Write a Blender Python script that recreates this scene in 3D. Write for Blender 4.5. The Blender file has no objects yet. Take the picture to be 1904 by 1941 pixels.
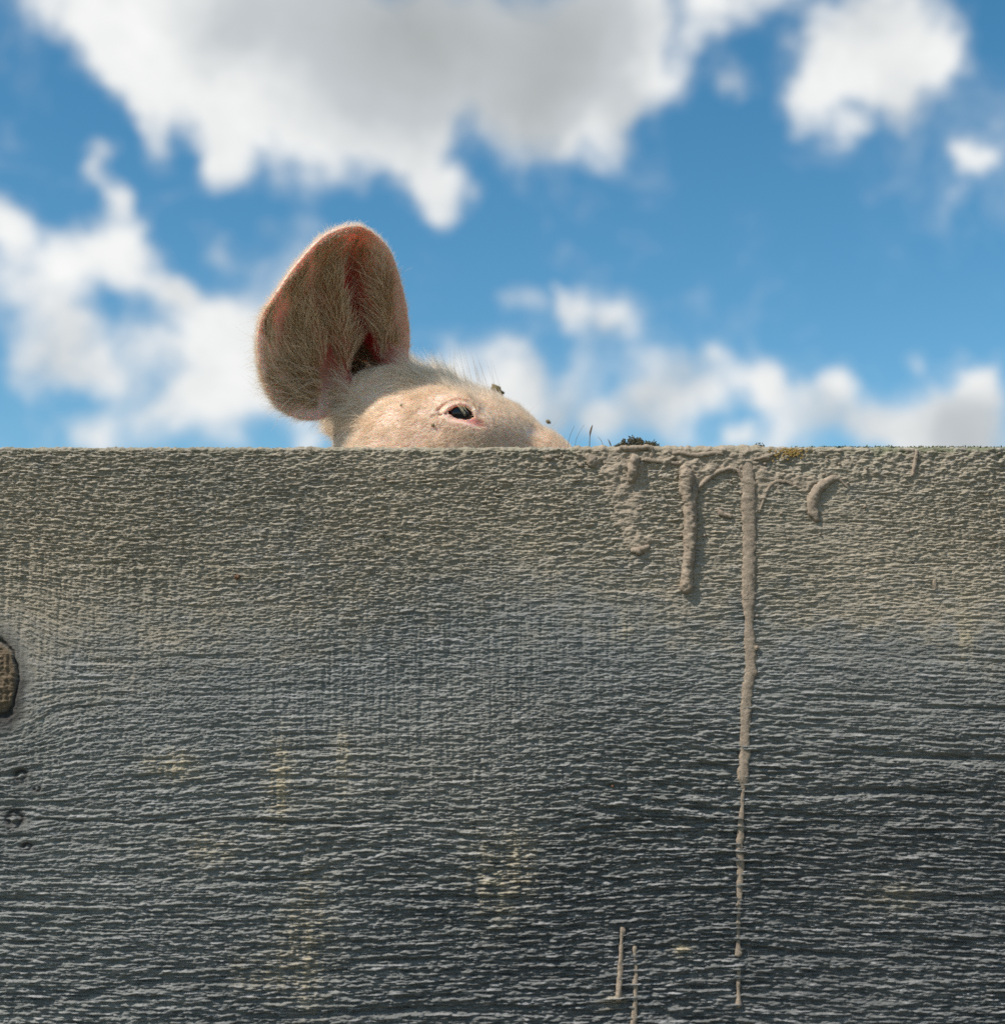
import bpy, bmesh, math, random
import numpy as np
from mathutils import Vector

rng = np.random.default_rng(7)
random.seed(7)
R = math.radians
S = bpy.context.scene
COL = S.collection

# ------------------------------------------------------------------ camera
BOARD_TOP = 0.85
PITCH = R(8)
T = math.tan(R(19))
ASP = 1004 / 1024
CAM = np.array([0.0, -1.35, 0.600])
cd = bpy.data.cameras.new('camera')
cd.sensor_fit = 'VERTICAL'; cd.sensor_height = 55.0
cd.lens = 27.5 / T
cd.clip_start = 0.05; cd.clip_end = 5000
cd.dof.use_dof = True; cd.dof.focus_distance = 1.41; cd.dof.aperture_fstop = 6.0
co = bpy.data.objects.new('camera', cd); COL.objects.link(co)
co.location = CAM; co.rotation_euler = (R(90) + PITCH, 0, 0)
S.camera = co


def ray(X, Y):
    """direction of photograph point (X, Y), photo measured 1904 x 1941"""
    nx = (X / 1904 - .5) * 2 * T * ASP
    nz = (.5 - Y / 1941) * 2 * T
    return np.array([nx, math.cos(PITCH) - nz * math.sin(PITCH), math.sin(PITCH) + nz * math.cos(PITCH)])


def P(X, Y, y=0.0):
    d = ray(X, Y)
    return CAM + d * ((y - CAM[1]) / d[1])


# crops used for measuring -> 1904-wide picture
def z1(x, y): return (600 + x / 3.236) * .7616, (520 + y / 3.236) * .7616
def z2(x, y): return (800 + x / 2.93) * .7616, (820 + y / 2.93) * .7616
def z3(x, y): return (1380 + x / 3.071) * .7616, (1040 + y / 3.071) * .7616
def z4(x, y): return (1750 + x / 3.233) * .7616, (1400 + y / 3.233) * .7616
def z5(x, y): return (1450 + x / 3.416) * .7616, (1980 + y / 3.416) * .7616
def z7(x, y): return (2000 + x / 3.808) * .7616, (1050 + y / 3.808) * .7616


# ------------------------------------------------------------------ sun, world, exposure
SUN_DIR = Vector((-.46, -.285, .70)).normalized()      # towards the sun
sl = bpy.data.lights.new('sun', 'SUN'); sl.energy = 5.0; sl.angle = R(.5); sl.color = (1, .95, .87)
so = bpy.data.objects.new('sun', sl); COL.objects.link(so)
so.location = (-3, -2, 5)
so.rotation_euler = SUN_DIR.to_track_quat('Z', 'Y').to_euler()

S.view_settings.view_transform = 'Standard'
S.view_settings.look = 'None'
S.view_settings.gamma = 1
S.view_settings.exposure = 0
S.view_settings.use_curve_mapping = False
S.cycles.max_bounces = 8
S.cycles.transparent_max_bounces = 8
try:
    S.cycles.use_denoising = False
except Exception:
    pass

world = bpy.data.worlds.new('World'); S.world = world; world.use_nodes = True
wt = world.node_tree; wt.nodes.clear()
WN = lambda t: wt.nodes.new(t)
WL = lambda a, b: wt.links.new(a, b)


def wmath(op, a, b=None, c=None, clamp=False):
    n = WN('ShaderNodeMath'); n.operation = op; n.use_clamp = clamp
    for i, v in enumerate((a, b, c)):
        if v is None: continue
        if isinstance(v, (int, float)): n.inputs[i].default_value = v
        else: WL(v, n.inputs[i])
    return n.outputs[0]


def wrange(v, a, b, c, d, smooth=True):
    n = WN('ShaderNodeMapRange'); n.interpolation_type = 'SMOOTHSTEP' if smooth else 'LINEAR'
    WL(v, n.inputs['Value'])
    for k, x in (('From Min', a), ('From Max', b), ('To Min', c), ('To Max', d)): n.inputs[k].default_value = x
    return n.outputs[0]


sky = WN('ShaderNodeTexSky'); sky.sky_type = 'NISHITA'; sky.sun_disc = False
sky.sun_elevation = math.asin(SUN_DIR.z)
sky.sun_rotation = math.atan2(SUN_DIR.x, SUN_DIR.y)
sky.air_density = 1.0; sky.dust_density = 0.15; sky.ozone_density = 3.0; sky.altitude = 0
hsv = WN('ShaderNodeHueSaturation'); hsv.inputs['Hue'].default_value = .484
hsv.inputs['Saturation'].default_value = 1.26; hsv.inputs['Value'].default_value = 1.25
WL(sky.outputs[0], hsv.inputs['Color'])
tc = WN('ShaderNodeTexCoord')
vec = tc.outputs['Generated']
sep = WN('ShaderNodeSeparateXYZ'); WL(vec, sep.inputs[0])
flat = WN('ShaderNodeCombineXYZ'); WL(sep.outputs[0], flat.inputs[0]); WL(sep.outputs[2], flat.inputs[2])
PX = 2 * T * ASP / 1904 * .95                         # one picture pixel in direction units


def ddir(X, Y):
    d = ray(X, Y); d = d / np.linalg.norm(d)
    return d


# wobble the lookup direction so that cloud rims are ragged
nz_ = WN('ShaderNodeTexNoise'); nz_.inputs['Scale'].default_value = 9; nz_.inputs['Detail'].default_value = 6
nz_.inputs['Roughness'].default_value = .62
WL(vec, nz_.inputs['Vector'])
vm = WN('ShaderNodeVectorMath'); vm.operation = 'MULTIPLY_ADD'
WL(nz_.outputs['Color'], vm.inputs[0]); vm.inputs[1].default_value = (.085, 0, .075)
WL(flat.outputs[0], vm.inputs[2])
vs = WN('ShaderNodeVectorMath'); vs.operation = 'SUBTRACT'
WL(vm.outputs[0], vs.inputs[0]); vs.inputs[1].default_value = (.0425, 0, .0375)
warped = vs.outputs[0]


def blobs(lst):
    acc = None
    for b in lst:
        X, Y, r = b[:3]; w = b[3] if len(b) > 3 else 1.0
        d = ddir(X, Y)
        n = WN('ShaderNodeVectorMath'); n.operation = 'DISTANCE'
        WL(warped, n.inputs[0]); n.inputs[1].default_value = (d[0], 0, d[2])
        v = wrange(n.outputs['Value'], r * 1.38 * PX, 0, 0, w)
        acc = v if acc is None else wmath('ADD', acc, v)
    return acc


CL = [(130, 0, 90), (200, 60, 100), (260, 150, 80), (320, 40, 150), (300, 210, 60, .8), (450, 80, 170), (420, 200, 95), (540, 240, 100),
      (650, 120, 200), (680, 270, 95), (790, 330, 80), (840, 370, 60), (760, 240, 100), (820, 160, 150), (950, 80, 190), (1000, 190, 100),
      (1110, 120, 140), (1130, 230, 75), (1210, 180, 75), (1290, 190, 52, .7), (1200, 20, 130), (1370, 20, 75), (1470, -20, 60),
      (1400, 165, 50, .95), (1560, 120, 80), (1640, 50, 110), (1740, 60, 95), (1540, 210, 55), (1600, 265, 40, .8), (1700, 160, 80, .8), (1790, 120, 55),
      (1830, 275, 42, 1.0), (1310, 110, 40, .6), (560, 40, 130), (1650, 130, 80),
      (175, 285, 36, 1.0), (165, 335, 36, 1.0), (215, 368, 34, .95), (420, 305, 56, 1.25), (290, 280, 44, .75),
      (0, 420, 60), (50, 540, 100), (170, 490, 80), (270, 530, 75), (330, 540, 45, .8), (120, 640, 70, .9), (60, 700, 70), (150, 730, 60, .8),
      (440, 620, 80), (330, 720, 95), (430, 480, 60, .65), (520, 540, 80, .75), (250, 800, 85), (410, 790, 110), (540, 450, 60, .5), (400, 430, 50, .55), (480, 420, 40, .4), (230, 430, 60, .8), (360, 620, 80, .9), (200, 700, 60, .8), (610, 838, 36, .8), (250, 640, 60, .8),
      (540, 700, 70, .7), (150, 838, 50), (560, 640, 80, .8), (480, 700, 90), (600, 770, 60, .6), (880, 760, 80), (960, 800, 80), (1130, 700, 60, .6), (1210, 690, 50, .5), (1200, 820, 70, .8), (1430, 740, 50, .8), (1600, 720, 40, .7), (1000, 680, 60, .5),
      (850, 670, 55), (930, 670, 55), (990, 730, 60), (1070, 740, 70), (1150, 790, 62), (985, 580, 46, .8), (1060, 605, 60, .9), (1120, 600, 66), (1190, 600, 50, .9),
      (930, 760, 80, .9), (1050, 820, 70, .8), (1060, 555, 30, .6),
      (1250, 760, 60), (1330, 750, 60), (1340, 655, 45, .75), (1270, 690, 45, .6), (1430, 690, 48), (1480, 750, 62), (1560, 760, 66), (1380, 700, 40, .6),
      (1480, 835, 62), (1400, 845, 45), (1650, 800, 75), (1750, 780, 85), (1850, 740, 75), (1780, 850, 100), (1890, 690, 50), (1900, 820, 90), (1300, 820, 60, .7), (1760, 665, 24, .5)]
base = blobs(CL)
n1 = WN('ShaderNodeTexNoise'); n1.inputs['Scale'].default_value = 12; n1.inputs['Detail'].default_value = 9
n1.inputs['Roughness'].default_value = .66; n1.inputs['Lacunarity'].default_value = 2.1; n1.inputs['Distortion'].default_value = .35
WL(vec, n1.inputs['Vector'])
n1c = wmath('SUBTRACT', n1.outputs['Fac'], .5)
# generic clouds for the rest of the sky
n2 = WN('ShaderNodeTexNoise'); n2.inputs['Scale'].default_value = 3.2; n2.inputs['Detail'].default_value = 5
WL(vec, n2.inputs['Vector'])
gen = wrange(n2.outputs['Fac'], .42, .62, 0, 1.0)
ax = wmath('ABSOLUTE', sep.outputs[0])
ox = wrange(ax, .33, .42, 0, 1)
oz = wrange(sep.outputs[2], .45, .53, 0, 1)
outm = wmath('MAXIMUM', ox, oz)
back = wmath('LESS_THAN', sep.outputs[1], 0)
outm = wmath('MAXIMUM', outm, back)
inm = wmath('SUBTRACT', 1, outm)
cov = wmath('ADD', wmath('MULTIPLY', base, inm), wmath('MULTIPLY', gen, outm))
cov = wmath('MINIMUM', cov, 1.7)
dens = wmath('MULTIPLY_ADD', n1c, 2.5, cov)
mask = wmath('MAXIMUM', wrange(dens, .05, 1.35, 0, 1), wrange(dens, -.05, .9, 0, .35))
# thick parts of a cloud look grey from below, thin rims are lit through
GREY = [(620, 60, 190, .9), (760, 110, 170, .9), (930, 60, 200, .9), (1050, 110, 150, .9), (430, 60, 130, .5), (1130, 60, 140, .6), (1010, 220, 80, .6), (820, 20, 150, .5), (1200, 240, 60, .6),
        (100, 600, 60, .3), (90, 690, 70, .4), (540, 700, 60, .3), (1030, 700, 60, .3), (1080, 810, 90, .8), (1250, 790, 80, .6), (1560, 790, 60, .55), (1640, 800, 70, .4), (1800, 800, 90, .75), (1900, 790, 100, .7),
        (980, 640, 30, .5), (1300, 700, 60, .6), (1150, 640, 40, .5), (1700, 230, 80, .5), (330, 560, 60, .35), (1650, 20, 70, .4), (480, 420, 60, .4)]
gb = blobs(GREY)
gout = wmath('MULTIPLY', wrange(n2.outputs['Fac'], .55, .72, 0, 1), outm)
gb = wmath('ADD', wmath('MULTIPLY', gb, inm), gout)
gsum = wmath('MULTIPLY_ADD', n1c, -1.3, gb)
gm = wrange(gsum, -.45, 2.1, 0, 1, False)
ramp = WN('ShaderNodeValToRGB'); WL(gm, ramp.inputs[0])
e = ramp.color_ramp.elements
e[0].position = 0; e[0].color = (1.08, 1.08, 1.06, 1)
e[1].position = 1; e[1].color = (.42, .445, .45, 1)
m_ = ramp.color_ramp.elements.new(.45); m_.color = (.58, .62, .645, 1)
csc = WN('ShaderNodeVectorMath'); csc.operation = 'SCALE'; csc.inputs['Scale'].default_value = 9.6
WL(ramp.outputs[0], csc.inputs[0])
mixc = WN('ShaderNodeMixRGB'); WL(mask, mixc.inputs[0]); WL(hsv.outputs[0], mixc.inputs[1]); WL(csc.outputs[0], mixc.inputs[2])
bg = WN('ShaderNodeBackground'); bg.inputs['Strength'].default_value = .10
WL(mixc.outputs[0], bg.inputs['Color'])
wo = WN('ShaderNodeOutputWorld'); WL(bg.outputs[0], wo.inputs[0])
world.cycles.sampling_method = 'MANUAL'; world.cycles.sample_map_resolution = 512


# ------------------------------------------------------------------ helpers
def tag(o, label=None, cat=None, group=None, kind=None):
    if label: o['label'] = label
    if cat: o['category'] = cat
    if group: o['group'] = group
    if kind: o['kind'] = kind
    return o


def empty(name, loc, **k):
    o = bpy.data.objects.new(name, None); COL.objects.link(o); o.location = loc
    o.empty_display_size = .05
    return tag(o, **k)


def link(name, me, mats=(), parent=None):
    o = bpy.data.objects.new(name, me); COL.objects.link(o)
    for m in mats: me.materials.append(m)
    if parent:
        o.parent = parent
        o.matrix_parent_inverse.identity()
        o.location = (-parent.location.x, -parent.location.y, -parent.location.z)
    return o


def npmesh(name, V, F, smooth=True):
    """V (n,3), F (m,k) with constant k"""
    me = bpy.data.meshes.new(name)
    V = np.ascontiguousarray(V, dtype=np.float32); F = np.ascontiguousarray(F, dtype=np.int32)
    me.vertices.add(len(V)); me.vertices.foreach_set('co', V.ravel())
    k = F.shape[1]
    me.loops.add(F.size); me.loops.foreach_set('vertex_index', F.ravel())
    me.polygons.add(len(F)); me.polygons.foreach_set('loop_start', np.arange(0, F.size, k, dtype=np.int32))
    me.update(calc_edges=True); me.validate()
    if smooth: me.polygons.foreach_set('use_smooth', np.ones(len(me.polygons), dtype=bool))
    me.update()
    return me


def attr(me, name, arr, dom='POINT'):
    a = me.attributes.new(name, 'FLOAT', dom)
    a.data.foreach_set('value', np.ascontiguousarray(arr, dtype=np.float32).ravel())


def noise_tex(nx, nz, lx, lz, beta, seed, cell=.45e-3):
    """periodic anisotropic noise image, unit variance"""
    r = np.random.default_rng(seed)
    w = np.fft.rfft2(r.standard_normal((nz, nx)))
    kz = np.fft.fftfreq(nz, cell)[:, None] * 2 * math.pi; kx = np.fft.rfftfreq(nx, cell)[None] * 2 * math.pi
    s = (1 + (kx * lx) ** 2 + (kz * lz) ** 2) ** (-beta / 2); s[0, 0] = 0
    t = np.fft.irfft2(w * s, s=(nz, nx))
    return ((t - t.mean()) / t.std()).astype(np.float32)


def samp(tex, x, z, cell=.45e-3):
    n, m = tex.shape
    u = x / cell; v = z / cell
    iu = np.floor(u).astype(np.int64); iv = np.floor(v).astype(np.int64)
    fu = (u - iu).astype(np.float32); fv = (v - iv).astype(np.float32)
    iu0 = iu % m; iu1 = (iu + 1) % m; iv0 = iv % n; iv1 = (iv + 1) % n
    return (tex[iv0, iu0] * (1 - fu) + tex[iv0, iu1] * fu) * (1 - fv) + (tex[iv1, iu0] * (1 - fu) + tex[iv1, iu1] * fu) * fv


def poly_sdf(px, pz, poly):
    """signed distance of points to a closed polygon, negative inside"""
    d = np.full(px.shape, 1e9, dtype=np.float32); s = np.zeros(px.shape, dtype=bool)
    n = len(poly)
    for i in range(n):
        ax_, az_ = poly[i]; bx, bz = poly[(i + 1) % n]
        ex, ez = bx - ax_, bz - az_
        wx, wz = px - ax_, pz - az_
        t = np.clip((wx * ex + wz * ez) / (ex * ex + ez * ez + 1e-12), 0, 1)
        d = np.minimum(d, (wx - ex * t) ** 2 + (wz - ez * t) ** 2)
        c = ((az_ > pz) != (bz > pz)) & (px < (bx - ax_) * (pz - az_) / (bz - az_ + 1e-15) + ax_)
        s ^= c
    d = np.sqrt(d)
    return np.where(s, -d, d)


def sstep(a, b, x):
    t = np.clip((x - a) / (b - a), 0, 1)
    return t * t * (3 - 2 * t)


# ------------------------------------------------------------------ materials
def mat(name):
    m = bpy.data.materials.new(name); m.use_nodes = True
    nt = m.node_tree; b = nt.nodes['Principled BSDF']
    return m, nt, b


class G:
    """small node graph helper"""
    def __init__(s, nt): s.nt = nt
    def n(s, t, **k):
        x = s.nt.nodes.new(t)
        for a, v in k.items(): setattr(x, a, v)
        return x
    def l(s, a, b): s.nt.links.new(a, b)
    def noise(s, scale, detail=4, rough=.5, vec=None, dist=0):
        x = s.n('ShaderNodeTexNoise'); x.inputs['Scale'].default_value = scale; x.inputs['Detail'].default_value = detail
        x.inputs['Roughness'].default_value = rough; x.inputs['Distortion'].default_value = dist
        if vec: s.l(vec, x.inputs['Vector'])
        return x.outputs['Fac']
    def map(s, v, a, b, c=0, d=1):
        x = s.n('ShaderNodeMapRange'); s.l(v, x.inputs['Value'])
        for i, q in ((1, a), (2, b), (3, c), (4, d)): x.inputs[i].default_value = q
        return x.outputs[0]
    def mix(s, f, a, b, blend='MIX'):
        x = s.n('ShaderNodeMixRGB', blend_type=blend)
        for i, q in ((0, f), (1, a), (2, b)):
            if isinstance(q, (int, float)): x.inputs[i].default_value = q
            elif isinstance(q, tuple): x.inputs[i].default_value = (*q, 1)
            else: s.l(q, x.inputs[i])
        return x.outputs[0]
    def math(s, op, a, b=0):
        x = s.n('ShaderNodeMath', operation=op)
        for i, q in ((0, a), (1, b)):
            if isinstance(q, (int, float)): x.inputs[i].default_value = q
            else: s.l(q, x.inputs[i])
        return x.outputs[0]
    def attr(s, name):
        x = s.n('ShaderNodeAttribute', attribute_name=name); return x.outputs['Fac']
    def obj(s, scale=(1, 1, 1)):
        t = s.n('ShaderNodeTexCoord'); m = s.n('ShaderNodeMapping'); s.l(t.outputs['Object'], m.inputs[0]); m.inputs['Scale'].default_value = scale
        return m.outputs[0]
    def bump(s, h, dist, strength=1, nrm=None):
        x = s.n('ShaderNodeBump'); x.inputs['Distance'].default_value = dist; x.inputs['Strength'].default_value = strength
        s.l(h, x.inputs['Height'])
        if nrm: s.l(nrm, x.inputs['Normal'])
        return x.outputs[0]


# weathered wood
M_WOOD, nt, b = mat('weathered_wood'); g = G(nt)
co_ = g.obj()
fib = g.noise(1, 5, .65, g.obj((70, 300, 900)))
fib2 = g.noise(1, 4, .6, g.obj((9, 60, 160)))
patch = g.noise(5, 4, .55, co_)
tone = g.mix(g.map(fib2, .3, .7), (.125, .133, .126), (.28, .28, .258))
tone = g.mix(g.map(fib, .35, .68, 0, .55), tone, (.37, .365, .34))
warm = g.attr('dust')
warmf = g.math('MULTIPLY', warm, g.map(fib, .2, .7, .65, 1.15))
tone = g.mix(g.attr('damp'), tone, g.mix(.5, tone, (.014, .018, .028)))
dustc = g.mix(g.map(patch, .35, .65), (.475, .395, .29), (.36, .31, .232))
colr = g.mix(warmf, tone, dustc)
mud = g.attr('mud')
colr = g.mix(mud, colr, (.415, .335, .25))
colr = g.mix(g.attr('algae'), colr, (.13, .16, .075))
colr = g.mix(g.attr('knot'), colr, (.030, .025, .024))
colr = g.mix(g.attr('pale'), colr, (.52, .43, .29))
colr = g.mix(g.attr('lit_fray'), colr, g.mix(warmf, (.40, .39, .385), (.50, .43, .35)))  # raised fibres paled further in colour, standing in for sunlit crests
colr = g.mix(g.attr('heart'), colr, g.mix(g.map(fib, .35, .65), (.10, .07, .045), (.24, .175, .11)))
nt.links.new(colr, b.inputs['Base Color'])
b.inputs['Roughness'].default_value = .82
b.inputs['Specular IOR Level'].default_value = .25
fine = g.noise(1, 4, .7, g.obj((350, 900, 1500)))
nt.links.new(g.bump(fine, .0011, .85, g.bump(fib, .0015, .8)), b.inputs['Normal'])

# dried mud
M_MUD, nt, b = mat('dried_mud'); g = G(nt)
c1 = g.noise(160, 5, .65, g.obj())
nt.links.new(g.mix(g.map(c1, .3, .7), (.25, .195, .145), (.41, .325, .245)), b.inputs['Base Color'])
b.inputs['Roughness'].default_value = .9; b.inputs['Specular IOR Level'].default_value = .2
nt.links.new(g.bump(g.noise(700, 5, .7, g.obj()), .0012, .7), b.inputs['Normal'])

# pig skin
M_SKIN, nt, b = mat('pig_skin'); g = G(nt)
n_a = g.noise(60, 5, .6, g.obj()); n_b = g.noise(14, 3, .5, g.obj())
sk = g.mix(g.map(n_b, .35, .65), (.80, .58, .46), (.86, .67, .54))
sk = g.mix(g.map(n_a, .45, .75, 0, .45), sk, (.56, .40, .27))
sk = g.mix(g.attr('earin'), sk, (.40, .20, .135))
sk = g.mix(g.attr('redin'), sk, (.34, .020, .026))
sk = g.mix(g.attr('pink'), sk, (.72, .33, .27))
sk = g.mix(g.attr('dirt'), sk, (.16, .12, .075))  # dirt and wax, plus the painted shade of the ear hollow
nt.links.new(sk, b.inputs['Base Color'])
b.inputs['Roughness'].default_value = .55; b.inputs['Specular IOR Level'].default_value = .3
b.inputs['Subsurface Weight'].default_value = .75
b.inputs['Subsurface Radius'].default_value = (1.0, .22, .10)
b.inputs['Subsurface Scale'].default_value = .010
nt.links.new(g.bump(g.noise(450, 4, .6, g.obj()), .0008, .5), b.inputs['Normal'])


def hair_mat(name, a, bcol, tr=.3):
    m, nt, b = mat(name); g = G(nt)
    hi = g.n('ShaderNodeHairInfo')
    c = g.mix(hi.outputs['Random'], a, bcol)
    nt.links.new(c, b.inputs['Base Color']); b.inputs['Roughness'].default_value = .45
    b.inputs['Specular IOR Level'].default_value = .5
    t = g.n('ShaderNodeBsdfTranslucent'); g.l(c, t.inputs[0])
    mx = g.n('ShaderNodeMixShader'); mx.inputs[0].default_value = tr
    g.l(b.outputs[0], mx.inputs[1]); g.l(t.outputs[0], mx.inputs[2])
    out = [x for x in nt.nodes if x.type == 'OUTPUT_MATERIAL'][0]
    g.l(mx.outputs[0], out.inputs[0])
    return m


M_HAIR = hair_mat('pale_pig_hair', (.96, .81, .62), (.89, .71, .52), .35)
M_HAIR_W = hair_mat('white_pig_hair', (.95, .88, .77), (.90, .79, .63), .4)
M_HAIR_D = hair_mat('straw_pig_hair', (.72, .53, .30), (.38, .26, .13), .30)
M_HAIR_K = hair_mat('dark_bristle_hair', (.28, .22, .16), (.12, .09, .07), .2)
M_LASH = hair_mat('pale_lash_hair', (.88, .80, .50), (.80, .70, .42), .3)

M_EYE, nt, b = mat('wet_dark_eye'); g = G(nt)
b.inputs['Base Color'].default_value = (.006, .007, .011, 1); b.inputs['Roughness'].default_value = .045
b.inputs['Specular IOR Level'].default_value = .42


def plain(name, a, bc, scale=200, rough=.8):
    m, nt, b = mat(name); g = G(nt)
    nt.links.new(g.mix(g.map(g.noise(scale, 4, .6, g.obj()), .35, .65), a, bc), b.inputs['Base Color'])
    b.inputs['Roughness'].default_value = rough; b.inputs['Specular IOR Level'].default_value = .25
    return m


M_MOSS = plain('dark_moss', (.035, .040, .020), (.17, .14, .085))
M_STALK = plain('moss_stalk', (.09, .06, .035), (.20, .14, .08))
M_LICHEN = plain('orange_lichen', (.36, .20, .04), (.24, .19, .08), 400)
M_CRUMB = plain('dirt_crumb', (.10, .075, .03), (.22, .17, .08), 300)
M_BARK = plain('rusty_chip', (.10, .05, .03), (.20, .11, .06), 400)
M_GROUND, nt, b = mat('pasture'); g = G(nt)
gc = g.mix(g.map(g.noise(.8, 6, .6, g.obj()), .4, .6), (.075, .10, .03), (.13, .10, .06))
nt.links.new(gc, b.inputs['Base Color']); b.inputs['Roughness'].default_value = .95
nt.links.new(g.bump(g.noise(30, 6, .7, g.obj()), .03, .8), b.inputs['Normal'])

# ------------------------------------------------------------------ ground
me = bpy.data.meshes.new('ground')
gx = np.concatenate([-np.geomspace(1500, 4, 14), np.linspace(-3.4, 3.4, 60), np.geomspace(4, 1500, 14)])
XX, YY = np.meshgrid(gx, gx)
ZZ = .012 * np.sin(XX * 3.1 + 1) * np.cos(YY * 2.7) * np.exp(-(XX ** 2 + YY ** 2) / 60)
n_ = len(gx); idx = np.arange(n_ * n_).reshape(n_, n_)
F = np.stack([idx[:-1, :-1], idx[:-1, 1:], idx[1:, 1:], idx[1:, :-1]], -1).reshape(-1, 4)
ground = link('ground', npmesh('ground', np.stack([XX, YY, ZZ], -1).reshape(-1, 3), F), [M_GROUND]); tag(ground, kind='structure')

# ------------------------------------------------------------------ the board
TN, TM = 2048, 1024
t_fib = noise_tex(TN, TM, .0030, .00042, 2.2, 1)       # short horizontal fibres
t_grain = noise_tex(TN, TM, .012, .0007, 2.3, 2)     # long grain
t_crk = noise_tex(TN, TM, .040, .00030, 2.0, 41)
t_ff = noise_tex(TN, TM, .0016, .00022, 1.8, 21)
t_long = noise_tex(TN, TM, .030, .0012, 2.6, 12)
t_str = noise_tex(TN, TM, .0055, .00022, 2.0, 14)
t_fine = noise_tex(TN, TM, .0009, .0003, 1.6, 3)
t_vert = noise_tex(TN, TM, .0008, .015, 2.4, 4)      # upright saw marks
t_iso = noise_tex(TN, TM, .0014, .0011, 2.8, 5)      # lumpy mud
t_lump = noise_tex(TN, TM, .0045, .0035, 3.2, 6)
t_big = noise_tex(TN, TM, .10, .05, 3.0, 8)
t_wavy = noise_tex(TN, TM, .06, .03, 4.0, 9)

KN = [  # knots: X, Y, rx px, ry px
    (-6, 1290, 34, 66), (38, 1470, 17, 15), (28, 1553, 22, 21), (50, 1605, 12, 8), (70, 1495, 9, 8)]

# mud film outline in the crop z3
film = [z3(*q) for q in [(150, 205), (170, 290), (235, 370), (330, 370), (360, 330), (380, 400), (365, 520), (400, 640), (440, 760), (500, 890), (590, 1010), (700, 1000),
                         (735, 940), (650, 900), (640, 760), (680, 640), (705, 520), (690, 345), (800, 345), (945, 355), (945, 560), (1000, 600), (1090, 560), (1180, 465), (1260, 420),
                         (1340, 395), (1405, 430), (1430, 520), (1440, 760), (1540, 790), (1590, 640), (1650, 505), (1740, 490), (1900, 560), (2000, 500), (1900, 430), (1700, 430),
                         (1560, 350), (1700, 290), (1640, 205)]]
film_w = [tuple(P(*q)[[0, 2]]) for q in film]


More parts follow.
